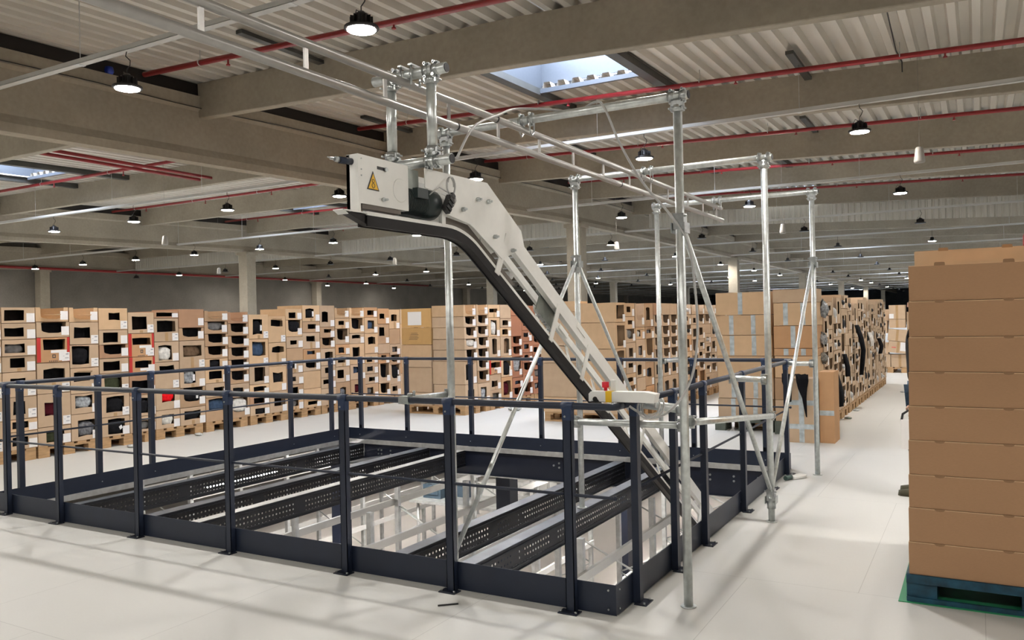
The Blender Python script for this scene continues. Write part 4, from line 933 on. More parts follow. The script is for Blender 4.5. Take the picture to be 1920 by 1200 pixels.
# end faces of the rows (towards the camera)
def add_end(x0, x1, y, zs, base, desc, tints, tape=None, dep=.40, kind='c'):
    z = zs[0]
    for k in range(1, len(zs)+1):
        zb2 = zs[k] if k < len(zs) else base
        pos = 'topmost' if k == 1 else ('lowest' if k == len(zs) else '%s from the top' % ordn(k-1))
        spec(x0+.003+random.uniform(-.006, .006), y + random.uniform(-.008, .008), zb2+.0008, 'y', x1-x0-.006, z-zb2-.0018, dep, kind, None, tints[(k-1) % len(tints)], 'closed cardboard box, %s, %s' % (desc, pos), sticker=False, tape=(tape[(k-1) % len(tape)] if tape else None)); z = zb2
add_end(-8.70, -8.075, 11.38, [1.804, 1.474, 1.181, .961, .796, .365], .146, 'left stack at the end of the second row', 'yylnnn')
add_end(-5.88, -5.262, 11.19, [1.835, 1.672, 1.371, 1.158, .897, .375], .146, 'left stack at the end of the third row', 'lnnnnl')
add_end(-3.12, -2.38, 11.12, [1.873, 1.565, 1.293, 1.013, .712, .439], .17, 'taped stack on the green pallet', 'llllnn', tape=[1, 2, 2, 0, 2, 2])
add_end(-2.335, -1.79, 10.99, [1.887, 1.71, 1.413, 1.118, 1.022, .734, .45], .17, 'orange-toned stack right of the taped one', 'nlooldn', tape=[0, 2, 1, 2, 0, 0, 1])

BOXES.sort(key=lambda b: -b['area'])
NIND = 292
def bundle(b, parentmat, ct):
    w_, h_ = b['w'], b['h']; op = b['op'] if b['op'] else (.2, .7, .2, .8)
    a, c = op[0]*w_, op[1]*w_; z0, z1 = (1-op[3])*h_, (1-op[2])*h_
    cols = {'k': (.012, .012, .014), 'kd': (.012, .012, .014), 'g': (.22, .22, .22), 'w': (.70, .69, .64), 'pl': (.75, .78, .80), 'br': (.20, .13, .08), 'bl': (.06, .10, .17), 'm': (.09, .012, .02), 'sb': (.30, .30, .32), 'gn': (.06, .07, .04), 'rd': (.80, .01, .015)}
    nm = {'k': 'black clothes', 'kd': 'black clothes with a white tag', 'g': 'grey clothes', 'w': 'white clothes', 'pl': 'clear plastic bag of clothes', 'br': 'brown clothes', 'bl': 'blue clothes', 'm': 'dark red clothes', 'sb': 'shiny silvery garment bag', 'gn': 'olive green clothes', 'rd': 'bright red clothes'}[ct]
    rg = random.Random(int(b['x']*100) + int(b['y']*77) + int(b['z']*991)); m = MB()
    n1, n2 = 14, 10; cx, cz = (a+c)/2, z0 + (z1-z0)*.42; rx, rz = (c-a)*.50, (z1-z0)*.46
    dp = .055 if ct in ('k', 'kd', 'pl', 'w', 'rd', 'sb') else .02
    for i in range(n2+1):
        ph = pi*i/n2
        for j in range(n1):
            th = 2*pi*j/n1; k = 1 + .10*sin(3*th+ph*4+rg.random()) + rg.uniform(-.07, .07)
            sg = lambda v_, e_: (abs(v_)**e_)*(1 if v_ >= 0 else -1)
            m.v.append(Vector((cx + rx*sg(sin(ph), .5)*sg(cos(th), .55)*k, .028 - dp*sg(sin(ph), .6)*sin(th)*k + .03, cz + rz*sg(cos(ph), .6)*k)))
    for i in range(n2):
        for j in range(n1): q = (j+1) % n1; m.f.append([i*n1+j, i*n1+q, (i+1)*n1+q, (i+1)*n1+j]); m.sm.append(True); m.mi.append(0)
    for p in m.v: p.z = max(p.z, .012)
    o = lmesh(m, 'folded_clothes' if ct not in ('pl', 'sb') else 'garment_bag', M_poly if ct in ('pl', 'sb') else M_cloth)
    o.matrix_world = parentmat; cc = cols[ct]; o.color = (*cc, 1)
    tag(o, '%s in the box, %s' % (nm, ','.join(b['label'].split(',')[1:]).strip()), 'clothes', 'clothes in the cardboard boxes')
    if ct in ('k', 'pl') and rg.random() < .3 or ct == 'kd':
        q = MB(); q.obox((cx+.03, -.045, cz), (.018, 0, .012 if ct == 'kd' else .0), (0, .001, 0), (-.01 if ct == 'kd' else 0, 0, .02 if ct == 'kd' else .045)); tg = lmesh(q, 'paper_tag', M_paper, o); tg['label'] = 'white paper tag'
rest = MB()
for bi, b in enumerate(BOXES):
    rot = Matrix.Rotation(radians(90), 4, 'Z') if b['face'] == 'x' else Matrix.Identity(4)
    rg = random.Random(bi); jd = rg.uniform(-.012, .012) if b['face'] == 'y' else 0
    Tm = Matrix.Translation((b['x'], b['y'] + jd, b['z'])) @ rot @ Matrix.Rotation(radians(rg.uniform(-.7, .7)), 4, 'Z')
    if bi >= NIND:
        box_geo(rest, b['w'], b['h'], b['d'], b['kind'], b['op'], Tm, rg)
        if b['kind'] != 'c':
            rest.mm = 2; P_ = [(.01, .12, .01), (b['w']-.01, .12, .01), (b['w']-.01, .12, b['h']*.93), (.01, .12, b['h']*.93)]; rest.add([Tm @ Vector(p) for p in P_], [(0, 1, 2, 3)]); rest.add([Tm @ (Vector(p) + Vector((0, .3, 0))) for p in P_], [(3, 2, 1, 0)]); rest.mm = 0  # added dark sheets stand for the shade inside the far boxes
        if b['sticker'] and b['kind'] != 'c':
            rest.mm = 1; u = b['w']*.86; q = Vector; P_ = [(u-.05, -.001, .012), (u+.04, -.001, .012), (u+.04, -.001, min(.12, b['h']*.6)), (u-.05, -.001, min(.12, b['h']*.6))]
            rest.add([Tm @ Vector(p) for p in P_], [(0, 1, 2, 3)]); rest.mm = 0
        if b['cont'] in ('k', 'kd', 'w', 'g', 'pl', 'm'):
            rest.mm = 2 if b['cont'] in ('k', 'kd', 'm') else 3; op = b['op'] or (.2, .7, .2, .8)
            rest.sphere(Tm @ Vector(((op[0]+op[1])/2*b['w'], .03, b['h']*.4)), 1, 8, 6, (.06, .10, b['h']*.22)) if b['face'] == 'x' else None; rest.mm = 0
        continue
    m = MB(); box_geo(m, b['w'], b['h'], b['d'], b['kind'], b['op'], None, rg)
    o = lmesh(m, 'cardboard_box', M_card); o.matrix_world = Tm; j = rg.uniform(.93, 1.06)
    tc = TINT.get(b['tint'] if b['tint'] != 'r2' else 'o'); j *= rg.uniform(.93, 1.07); o.color = (tc[0]*j, tc[1]*j, tc[2]*j, 1)
    tag(o, b['label'], 'box', b['group'])
    w_, h_ = b['w'], b['h']
    if b['tint'] == 'r2':
        q = MB(); q.box((.002, -.0012, .004), (.05, -.0004, h_-.004)); lmesh(q, 'red_edge_band', mat('red_box_print', (.50, .025, .02), .6), o)
        q = MB(); q.box((w_-.035, -.0012, .004), (w_-.002, -.0004, h_-.004)); lmesh(q, 'red_edge_band', mat('red_box_print', (.50, .025, .02), .6), o)
        q = MB(); op = b['op']; zt = (1-op[3])*h_ - .006
        q.box((w_*.42, -.0014, zt-.035), (w_*.90, -.0006, zt)); q.box((w_*.66, -.0018, max(.01, zt-.13)), (w_*.90, -.0012, zt-.02)); lmesh(q, 'paper_patch', M_paper, o)
        if h_ > .28:
            q = MB()
            for k in range(5): q.box((w_*(.36+.055*k), -.0016, .006), (w_*(.36+.055*k)+.012, -.0008, .02))
            q.box((w_*.46, -.0016, .05), (w_*.56, -.0008, .06)); q.box((w_*.46, -.0016, .085), (w_*.56, -.0008, .095)); q.box((w_*.46, -.0016, .05), (w_*.485, -.0008, .095)); q.box((w_*.535, -.0016, .05), (w_*.56, -.0008, .095)); lmesh(q, 'black_print', M_ink, o)
    if b['sticker'] and b['kind'] != 'c' or (b['sticker'] and b['tint'] == 'p'):
        sw, sh = .098, min(.108, h_*.6); sx = w_ - sw - .006; sz = .008 + (.0 if b['kind'] == 'w' else h_*.08)
        q = MB(); q.box((sx, -.0022, sz), (sx+sw, -.0006, sz+sh)); st = lmesh(q, 'paper_sticker', M_paper, o)
        if b['area'] > .0006:
            q = MB(); q.box((sx+.05, -.003, sz+sh*.72), (sx+.085, -.0022, sz+sh*.86)); q.box((sx+.04, -.003, sz+sh*.30), (sx+.085, -.0022, sz+sh*.38)); q.box((sx+.015, -.003, sz+sh*.55), (sx+.03, -.0022, sz+sh*.60)); lmesh(q, 'sticker_print', mat('grey_print', (.35, .36, .40), .7), st)
    if b['kind'] == 'w' and b['tint'] in 'nl' and rg.random() < .55:
        q = MB(); q.box((w_*.44, -.0008, .004), (w_*.44+.05, -.0002, (1-b['op'][3])*h_-.012)); 
        if (1-b['op'][3])*h_ > .05: lmesh(q, 'tape_strip', M_tapeb, o)
    if b['tape']:
        for u in ((.45,) if b['tape'] == 1 else (.28, .68)): q = MB(); q.box((w_*u-.03, -.0012, .004), (w_*u+.03, -.0004, h_-.006)); lmesh(q, 'tape_strip', M_tape, o)
    if b['tint'] == 'y':
        q = MB()
        if b['z'] > 1.3: q.box((w_*.22, -.0014, h_*.12), (w_*.68, -.0006, h_*.82)); lmesh(q, 'paper_sheet', mat('bright_paper', (.88, .87, .85), .6), o)
        else:
            for k in range(5): q.box((w_*(.25+.02*k), -.0014, h_*(.30+.09*k)), (w_*(.55+.03*(k % 2)), -.0006, h_*(.32+.09*k)))
            lmesh(q, 'black_print', M_ink, o)
    if b['cont'] and b['kind'] != 'c': bundle(b, Tm, b['cont'])
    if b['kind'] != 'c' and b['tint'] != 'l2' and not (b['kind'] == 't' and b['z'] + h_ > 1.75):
        q = MB(); n_ = 7; yy = rg.uniform(.10, .14) + (.06 if b['cont'] else 0); zt = h_*rg.uniform(.86, .95)  # dark filling added so the openings read as black shade
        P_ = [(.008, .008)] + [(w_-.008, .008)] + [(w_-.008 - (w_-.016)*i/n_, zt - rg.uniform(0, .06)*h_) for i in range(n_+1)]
        q.prism([(a_, yy + .02*(z_ < .02), z_) for a_, z_ in P_], (0, .30, 0)); ck = lmesh(q, 'dark_filling', M_cloth); ck.matrix_world = Tm
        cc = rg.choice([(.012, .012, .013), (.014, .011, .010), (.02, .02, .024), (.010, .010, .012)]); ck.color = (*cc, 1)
        tag(ck, 'dark filling added for the shade deep inside, %s' % ','.join(b['label'].split(',')[1:]).strip(), 'clothes', 'dark fillings added in the boxes')
    if b['kind'] == 't' and b['z'] + h_ > 1.75 or (b['kind'] == 'w' and rg.random() < .06):
        q = MB(); zz = h_-.004 if b['kind'] == 't' else (1-b['op'][2])*h_
        q.prism([(w_*.15, .0, zz*.45 if b['kind'] == 't' else zz), (w_*.75, .0, zz*.45 if b['kind'] == 't' else zz), (w_*.70, -.05, zz*.50 if b['kind'] == 't' else zz+.015), (w_*.2, -.05, zz*.47 if b['kind'] == 't' else zz+.02)], (0, 0, .004)); fl = lmesh(q, 'bent_flap', M_card, o); fl.color = o.color
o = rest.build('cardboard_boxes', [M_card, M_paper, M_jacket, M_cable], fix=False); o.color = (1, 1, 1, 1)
tag(o, 'the smallest, most distant cardboard boxes in the pallet rows', 'boxes', kind='stuff')

# ---------------------------------------------------------------- pallets
def make_pallet(wd, dp, mt, name='wooden_pallet'):
    e = empty(name, (0, 0, 0))
    m = MB()
    for i in range(3): c = (0, wd/2-.0725, wd-.145)[i]; m.box((c, 0, 0), (c+.145, dp, .022))
    lmesh(m, 'bottom_boards', mt, e)
    for i in range(3):
        for j in range(3):
            m = MB(); x = (0, wd/2-.0725, wd-.145)[i]; y_ = (0, dp/2-.05, dp-.1)[j]; m.box((x, y_, .022), (x+.145, y_+.1, .100)); lmesh(m, 'block', mt, e)
    m = MB()
    for j in range(3): y_ = (0, dp/2-.0725, dp-.145)[j]; m.box((0, y_, .100), (wd, y_+.145, .122))
    n = 5 if wd < 1 else 7
    for i in range(n): x = (wd-.12)*i/(n-1); m.box((x, 0, .122), (x+.12, dp, .144))
    lmesh(m, 'deck', mt, e); return e
P0 = make_pallet(.8, 1.2, M_wood); bpy.context.view_layer.update(); kids(P0); first = True
def place_pallet(x, y, rotz, lab, group='wooden pallets under the box rows'):
    global first
    o = P0 if first else copy_tree(P0); first = False
    o.location = (x, y, 0); o.rotation_euler = (0, 0, rotz); o.scale = (.985, 1, 1); tag(o, lab, 'pallet', group); return o
for i, ya in enumerate((4.97, 5.787, 6.607, 7.433, 8.282, 9.13, 9.925, 10.735, 11.5, 12.31, 13.12, 13.93)): place_pallet(-9.97, ya, pi/2, 'wooden pallet under the left wall of boxes, %s from the left' % ordn(i))
for i in range(7): place_pallet(-7.42, 11.39+.815*i, pi/2, 'wooden pallet under the second box row, %s from its near end' % ordn(i))
for i in range(8): place_pallet(-4.64, 11.20+.815*i, pi/2, 'wooden pallet under the third box row, %s from its near end' % ordn(i))
for i in range(10): place_pallet(-1.78, 11.42+.815*i, pi/2, 'wooden pallet under the right row by the aisle, %s from its near end' % ordn(i))
gp = make_pallet(.8, .6, M_greyp, 'green_pallet'); gp.location = (-3.16, 11.09, 0); gp.scale = (1, .5, 1.17); tag(gp, 'dark green painted pallet under the taped stack behind the railing', 'pallet')
gp.scale = (1, 1, 1.17)
gp.location = (-3.16, 10.83+.26, 0)
gp2 = make_pallet(.62, .5, M_greyp, 'green_pallet'); gp2.location = (-2.34, 10.97, 0); gp2.scale = (.95, .8, 1.17); tag(gp2, 'small dark pallet right of the green one', 'pallet')
gp.scale = (.97, .55, 1.17)

# ---------------------------------------------------------------- loose cartons and garments in front of the right row
def carton(x, y, z, w_, d_, h_, lab, mt=M_card, tint='n', rz=0, tilt=(0, 0), tapes=(), group=None, kind='c', name='cardboard_box', zt=None):
    m = MB(); box_geo(m, w_, h_, d_, kind, (.15, .85, .15, .6) if kind != 'c' else None)
    o = lmesh(m, name, mt); o.location = (x, y, z); o.rotation_euler = (radians(tilt[0]), radians(tilt[1]), radians(rz)); tc = TINT[tint]; o.color = (*tc, 1)
    tag(o, lab, 'box', group)
    for tp in tapes:
        q = MB(); a, b = tp[1], tp[2]
        if tp[0] == 'v': q.box((w_*a-.03, -.0014, .003), (w_*a+.03, -.0006, h_-.004))
        else: q.box((.002, -.0018, h_*a-.03), (w_-.002, -.001, h_*a+.03))
        lmesh(q, 'tape_strip', tp[3] if len(tp) > 3 else M_tape, o)
    return o
carton(-2.07, 10.33, 0, .37, .35, .78, 'tall narrow taped cardboard box standing on the floor by the far railing corner', tint='n', tapes=(('v', .5, 0), ('h', .25, 0), ('h', .62, 0)))
carton(-1.69, 10.40, 0, .17, .40, .86, 'slim upright cardboard box beside the tall taped one', tint='o', tapes=(('h', .42, 0),))
def drape(pts, wd, lab, color=(.010, .010, .012), name='black_garment', push=.05, thick=.03):
    m = MB(); n = 6; o = 0; P_ = [Vector(p) for p in pts]; rg = random.Random(len(lab))
    for k, p in enumerate(P_):
        wq = wd[k] if isinstance(wd, (list, tuple)) else wd
        for i in range(n*2):
            t = 2*pi*i/(n*2); ax_, ay_ = (wq/2, thick) if p.x < -1.75 or p.y < 10.5 else (min(thick, .035), wq*.6); m.v.append(p + Vector((ax_*cos(t)*(1 + rg.uniform(-.15, .15)), ay_*sin(t)*(1+.3*sin(3*t+k)), rg.uniform(-.008, .008))))
    N = n*2
    for k in range(len(P_)-1):
        for i in range(N): j = (i+1) % N; m.f.append([k*N+i, k*N+j, (k+1)*N+j, (k+1)*N+i]); m.sm.append(True); m.mi.append(0)
    m.f.append(list(range(N))[::-1]); m.sm.append(True); m.mi.append(0); m.f.append([(len(P_)-1)*N+i for i in range(N)]); m.sm.append(True); m.mi.append(0)
    ob_ = m.build(name, M_cloth); ob_.color = (*color, 1); tag(ob_, lab, 'clothes'); return ob_
drape([(-1.87, 10.32, .83), (-1.86, 10.29, .74), (-1.86, 10.29, .66), (-1.84, 10.29, .54), (-1.83, 10.29, .42), (-1.82, 10.29, .32)], [.16, .13, .11, .05, .03, .01], 'black garment hanging over the tall taped box', thick=.02)
drape([(-2.03, 10.31, .83), (-2.04, 10.28, .74), (-2.02, 10.28, .62), (-2.0, 10.28, .50)], [.16, .11, .07, .02], 'black strap-like cloth left of the hanging black garment', thick=.02)
drape([(-1.72, 11.95, .72), (-1.68, 12.0, .55), (-1.66, 12.0, .40), (-1.67, 12.0, .28)], [.16, .22, .24, .12], 'black clothes bulging from a low box at the aisle corner', thick=.09)
drape([(-1.72, 14.3, 1.36), (-1.66, 14.3, 1.15), (-1.64, 14.4, .95), (-1.66, 14.4, .72), (-1.68, 14.4, .55)], [.10, .20, .16, .12, .08], 'long black garment hanging down the right box row', thick=.10)
drape([(-1.74, 13.0, .95), (-1.70, 13.0, .75), (-1.70, 13.0, .62)], [.10, .16, .1], 'black clothes spilling from the right row near the corner', thick=.08)
drape([(-1.72, 17.6, 1.05), (-1.67, 17.6, .90), (-1.70, 17.6, .75)], [.08, .16, .1], 'dark clothes sticking out near the far end of the right row', thick=.1)
drape([(-1.74, 16.2, 1.2), (-1.70, 16.2, 1.05), (-1.70, 16.2, .95)], [.08, .12, .08], 'white clothes bulging from the right row', (.7, .68, .64), 'white_garment', thick=.09)
for i, (x, y, z, c, lab) in enumerate(((-1.74, 11.30, 1.62, (.65, .66, .66), 'crumpled silvery plastic bag at the top corner of the right row'), (-1.76, 11.33, 1.22, (.7, .68, .66), 'clear plastic bag bulging below the silvery one'), (-1.75, 11.30, .98, (.62, .58, .5), 'beige plastic wrap sticking out of the right row end'), (-1.75, 11.5, .62, (.7, .66, .62), 'pale plastic bundle low at the right row end'))):
    m = MB(); m.sphere((x-.02, y, z), .075, 9, 6, (.75, 1.3, (1.5, 1.0, .8, 1.2)[i])); rg = random.Random(i)
    for p in m.v: p += Vector((rg.uniform(-.022, .022), rg.uniform(-.03, .03), rg.uniform(-.03, .03)))
    o = m.build('plastic_bag', M_poly); o.color = (*c, 1); tag(o, lab, 'plastic bag')

# ---------------------------------------------------------------- the near right stack
gs = MB(); gs.box((-.405, 4.83, .0005), (1.1, 6.1, .004)); tag(gs.build('floor_sheet', M_green), 'thin green sheet lying under the blue pallet', 'sheet')
bp_ = make_pallet(1.2, .8, M_bluep, 'blue_pallet'); q = MB(); q.box((0, -.012, .098), (1.2, -.0005, .143)); lmesh(q, 'front_board', M_bluep, bp_); q = MB(); q.box((0, -.012, .0), (1.2, -.0005, .024)); lmesh(q, 'front_board', M_bluep, bp_); bp_.location = (-.365, 4.865, .0042); bp_.scale = (1, 1.5, 1); tag(bp_, 'worn blue wooden pallet under the tall box stack at right', 'pallet')
def tabbox(x, y, z, w_, d_, h_, lab, tint, group):
    m = MB(); box_geo(m, w_, h_, d_, 'c', None); m.box((.003, -.0025, .004), (w_-.003, -.0005, h_-.006))
    o = lmesh(m, 'cardboard_box', M_card2 if tint != 'l' else M_card); o.location = (x, y, z); o.color = (*(TINT[tint] if tint != 'l' else (1.40, 1.42, 1.34)), 1); tag(o, lab, 'box', group)
    for u in (.25, .77):
        q = MB(); pts = [(w_*u-.026, h_-.006), (w_*u-.024, h_+.010), (w_*u-.018, h_+.012), (w_*u+.018, h_+.012), (w_*u+.024, h_+.010), (w_*u+.026, h_-.006)]
        if tint != 'l' and z < 1.5: pts = [(w_*u-.027, h_+.001), (w_*u-.018, h_-.010), (w_*u, h_-.0125), (w_*u+.018, h_-.010), (w_*u+.027, h_+.001)]
        q.prism([(a, -.004, b) for a, b in pts], (0, .003, 0)); t_ = lmesh(q, 'locking_tab', M_card2, o); t_.color = (o.color[0]*.72, o.color[1]*.72, o.color[2]*.72, 1)
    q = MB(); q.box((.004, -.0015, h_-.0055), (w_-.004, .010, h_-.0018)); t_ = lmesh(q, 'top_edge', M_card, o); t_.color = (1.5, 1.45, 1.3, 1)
    return o
ze = [.1486, .324, .507, .685, .868, 1.051, 1.234, 1.419, 1.609, 1.800]
for k in range(9):
    tabbox(-.352 + .0035*k, 4.86, ze[k], .60, .40, ze[k+1]-ze[k]-.001, 'brown cardboard box in the near right stack, %s' % ('lowest' if k == 0 else 'topmost' if k == 8 else '%s from the bottom' % ordn(k)), 'n', 'brown boxes stacked at the right')
for k in range(9):
    tabbox(-.358 + .001*k, 5.265, ze[k], .60, .38, ze[k+1]-ze[k]-.001, 'pale box behind the near right stack, %s' % ('lowest' if k == 0 else '%s from the bottom' % ordn(k)), 'l', 'pale boxes behind the near right stack')
tabbox(-.318, 5.268, 1.801, .60, .38, .10, 'pale flat box on top behind the near right stack', 'l', 'pale boxes behind the near right stack')
for k in range(9):
    tabbox(-.385 + .001*k, 5.66, ze[k], .60, .36, ze[k+1]-ze[k]-.001, 'pale box in the third stack from the front at right, %s' % ('lowest' if k == 0 else '%s from the bottom' % ordn(k)), 'l', 'pale boxes in the rear right stack')
for k in range(9): tabbox(.262, 4.862, ze[k], .55, .40, ze[k+1]-ze[k]-.001, 'brown box right of the near stack, %s' % ('lowest' if k == 0 else '%s from the bottom' % ordn(k)), 'n', 'brown boxes beyond the right edge')
for k in range(9): tabbox(.255, 5.267, ze[k], .55, .38, ze[k+1]-ze[k]-.001, 'pale box behind at far right, %s' % ('lowest' if k == 0 else '%s from the bottom' % ordn(k)), 'l', 'pale boxes beyond the right edge')
tabbox(.295, 5.27, 1.801, .50, .38, .105, 'pale flat box on top at the right picture edge', 'l', 'pale boxes beyond the right edge')

# ---------------------------------------------------------------- far stack at the end of the aisle
place_pallet(-2.40, 23.2, 0, 'wooden pallet at the far end of the aisle', None)
FS = [(-2.42, 23.2, .146, .42, .33, 'lower left box of the far stack', 0), (-1.99, 23.2, .146, .42, .33, 'lower right box of the far stack', 0),
      (-2.35, 23.22, .48, .30, .30, 'box on the left of the far stack with a pale edge', 0), (-2.06, 23.15, .535, .46, .30, 'tilted box with a white sheet and red mark in the far stack', 6),
      (-2.06, 23.15, .842, .44, .30, 'tilted taped box above the sheet-marked one', 6), (-2.02, 23.25, 1.155, .38, .22, 'upper box of the far stack, under the topmost', 0), (-2.02, 23.25, 1.378, .38, .37, 'topmost upright box of the far stack', 0),
      (-2.36, 23.3, 1.02, .29, .32, 'high left box of the far stack', 0), (-2.45, 23.6, 1.345, .40, .30, 'topmost box at the left rear of the far stack', 0), (-1.62, 23.5, .146, .18, 1.42, 'tall narrow box right of the far stack', 0)]
for x, y, z, w_, h_, lab, tl in FS:
    o = carton(x, y, z, w_, .4, h_, 'cardboard box, ' + lab, tint='n', tilt=(0, tl), tapes=(('v', .5, 0, M_tapeb),), group='boxes of the far aisle stack')
    if 'sheet' in lab and 'above' not in lab: q = MB(); q.box((w_*.62, -.003, .06), (w_*.92, -.002, .28)); lmesh(q, 'paper_sheet', M_paper, o); q = MB(); q.box((w_*.18, -.003, .13), (w_*.40, -.002, .145)); lmesh(q, 'red_mark', M_redp, o)
    if 'topmost upright' in lab: q = MB(); q.box((w_*.02, -.003, .02), (w_*.30, -.002, .14)); lmesh(q, 'paper_sheet', M_paper, o)
for i, (x, h_) in enumerate(((-3.6, 1.75), (-3.05, 1.6), (-1.35, 1.2), (-.9, 1.65), (-.45, 1.5))):
    carton(x, 25.5+.2*i, 0, .5, .5, h_, 'tall cardboard carton in the distance beyond the aisle, %s from the left' % ordn(i), tint='n', group='distant tall cartons')

# ---------------------------------------------------------------- small things on the floor and boards
m = MB(); m.obox((-2.557, 3.71, .004), Vector((.042, .038, 0)), Vector((-.003, .0035, 0)), (0, 0, .0035)); tag(m.build('black_strip', M_blackp), 'short black strip lying on the floor in front of the railing', 'strip')
e = empty('paint_brush_tool', (-1.48, 8.1, 0), 'white flat tool with dark grip lying by the far railing corner', 'tool')
m = MB(); m.cyl((-1.60, 7.90, .024), (-1.565, 7.985, .024), .022, 12); m.build('grip', mat('dark_green_grip', (.05, .09, .08), .5), e)
m = MB(); m.prism([(-1.60, 8.0, .004), (-1.53, 7.98, .004), (-1.45, 8.10, .004), (-1.46, 8.19, .004), (-1.53, 8.20, .004)], (0, 0, .02)); m.build('blade', M_white, e)
for i, (x, y, r_, lab) in enumerate(((-7.0, 12.3, .09, 'crumpled white plastic on the floor at the second row corner'), (-6.8, 12.9, .12, 'crumpled white plastic bag in the gap between the rows'), (-9.7, 6.85, .05, 'pale plastic scrap under the left wall of boxes'), (-9.8, 8.0, .05, 'crumpled paper scrap on the floor by the left pallets'), (-1.72, 14.0, .04, 'plastic scrap on the aisle floor by the pallets'), (-1.70, 12.9, .04, 'green plastic wrap on the floor by the pallets'), (-1.3, 17.5, .04, 'small white scrap in the aisle'))):
    m = MB(); m.sphere((x, y, .4*r_), r_, 10, 6, (1.3, 1, .42)); rg = random.Random(i)
    for p in m.v: p += Vector((rg.uniform(-.2, .2)*r_, rg.uniform(-.2, .2)*r_, 0)); p.z = max(.001, p.z)
    o = m.build('plastic_scrap', M_poly); o.color = (1.2, 1.2, 1.15, 1) if 'green' not in lab else (.55, .62, .5, 1); tag(o, lab, 'scrap')

# ---------------------------------------------------------------- person half hidden behind the right stack
def skin(name, verts, edges, radii, mt, parent=None, sub=2):
    me = bpy.data.meshes.new(name); me.from_pydata(verts, edges, []); me.update(); o = bpy.data.objects.new(name, me); col.objects.link(o)
    sk = o.modifiers.new('skin', 'SKIN'); ss = o.modifiers.new('sub', 'SUBSURF'); ss.levels = sub; ss.render_levels = sub
    for i, r_ in enumerate(radii):
        d = me.skin_vertices[0].data[i]; d.radius = (r_, r_) if not isinstance(r_, tuple) else r_
    me.skin_vertices[0].data[0].use_root = True
    me.materials.append(mt)
    if parent: o.parent = parent
    return o
per = empty('person', (-.41, 7.75, 0), 'person in black jacket and blue jeans standing half hidden behind the right stack', 'person')
# body: pelvis, spine, neck, head, legs, arms (local coordinates, facing -X)
bv = [(0, 0, .92), (.01, 0, 1.10), (0, 0, 1.30), (0, 0, 1.42), (0, 0, 1.50), (-.015, 0, 1.60), (-.01, 0, 1.68),
      (0, .09, .88), (-.02, .10, .50), (.02, .10, .10), (-.10, .10, .04), (0, -.09, .88), (-.03, -.10, .50), (.0, -.10, .10), (-.12, -.10, .04),
      (0, .19, 1.38), (.0, .23, 1.10), (.02, .22, .88), (.01, .22, .80), (0, -.19, 1.38), (.03, -.23, 1.10), (-.045, -.23, .88), (-.075, -.23, .80)]
be = [(0,1),(1,2),(2,3),(3,4),(4,5),(5,6),(0,7),(7,8),(8,9),(9,10),(0,11),(11,12),(12,13),(13,14),(3,15),(15,16),(16,17),(17,18),(3,19),(19,20),(20,21),(21,22)]
br = [.13, .115, .135, .09, .05, .09, .075, .085, .058, .042, .036, .085, .058, .042, .036, .06, .043, .032, .026, .06, .043, .032, .026]
skin('body', bv, be, br, M_skin, per)
jv = bv[:4] + [bv[15], bv[16], (.02, .22, .92), bv[19], bv[20], (-.035, -.23, .91)]
skin('jacket', [(0, 0, .88)] + jv[1:4] + jv[4:7] + jv[7:10], [(0,1),(1,2),(2,3),(3,4),(4,5),(5,6),(3,7),(7,8),(8,9)], [.155, .15, .165, .10, .085, .062, .05, .085, .062, .05], M_jacket, per)
skin('jeans', [(0,0,.95), (0,.09,.86), (-.06,.10,.50), (.02,.10,.12), (0,-.09,.86), (-.08,-.10,.46), (0,-.10,.12)], [(0,1),(1,2),(2,3),(0,4),(4,5),(5,6)], [.145, .10, .075, .058, .10, .075, .058], M_jeans, per)
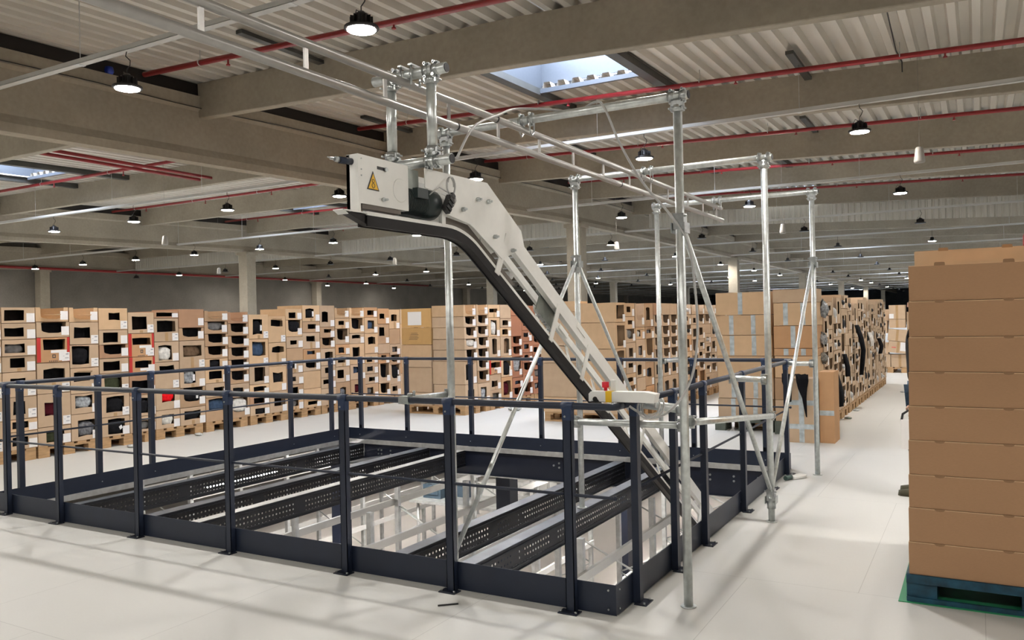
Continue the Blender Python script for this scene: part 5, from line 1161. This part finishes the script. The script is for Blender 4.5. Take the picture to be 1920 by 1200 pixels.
for yy in (.10, -.10):
    m = MB(); P_ = [(.06, yy), (.05, yy-.045), (-.10, yy-.05), (-.19, yy-.035), (-.215, yy), (-.19, yy+.035), (-.10, yy+.05), (.05, yy+.045)]
    n = len(P_); m.v += [Vector((a, b, .0)) for a, b in P_] + [Vector((a*.97, (b-yy)*.9+yy, .045)) for a, b in P_] + [Vector((a*.6+.0, (b-yy)*.6+yy, .10 if a > -.08 else .06)) for a, b in P_]
    for k in (0, 1):
        for i in range(n): j = (i+1) % n; m.f.append([k*n+i, k*n+j, (k+1)*n+j, (k+1)*n+i]); m.sm.append(True); m.mi.append(0)
    m.f.append(list(range(n))[::-1]); m.f.append([2*n+i for i in range(n)]); m.sm += [False, True]; m.mi += [0, 0]
    lmesh(m, 'shoe', M_shoe, per)
m = MB(); m.sphere((.01, 0, 1.655), .098, 16, 10, (1, .85, 1.0)); [setattr(p, 'z', max(p.z, 1.60 if p.x > -.03 else 1.69)) for p in m.v]; lmesh(m, 'hair', M_hair, per)
for yy in (.032, -.032): m = MB(); m.sphere((-.098, yy, 1.635), .011, 8, 6); lmesh(m, 'eye', M_ink, per)
m = MB(); m.prism([(-.098, -.014, 1.595), (-.098, .014, 1.595), (-.095, 0, 1.635)], (-.022, 0, .0)); lmesh(m, 'nose', M_skin, per)
for sy, hx, hz in ((.22, .01, .79), (-.23, -.08, .785)):
    m = MB(); m.sphere((hx, sy, hz-.03), .038, 10, 8, (.85, .5, 1.15))
    for f in range(4): L_ = (.055, .066, .062, .048)[f]; x_ = hx-.024+.016*f; m.pipe([(x_, sy, hz-.055), (x_, sy+.006, hz-.055-L_*.5), (x_-.004, sy+.026, hz-.055-L_*.8)], .0085, 6)
    m.pipe([(hx-.028, sy, hz-.01), (hx-.045, sy+.01, hz-.035), (hx-.042, sy+.022, hz-.06)], .009, 6); lmesh(m, 'hand', M_skin, per)
bag = empty('carrier_bag', (-.42, 7.50, .42), 'white carrier bag with black handle peeking out behind the right stack', 'bag')
m = MB(); m.box((-.58, 7.46, .42), (-.40, 7.58, .66))
for p in m.v:
    if p.z > .5: p.y = 7.52 + (p.y-7.52)*.4
m.build('body', M_paper, bag)
m = MB(); m.pipe([(-.575, 7.52, .65), (-.565, 7.52, .705), (-.51, 7.52, .745), (-.45, 7.52, .705), (-.43, 7.52, .65)], .010, 8); m.build('handle', M_blackp, bag)
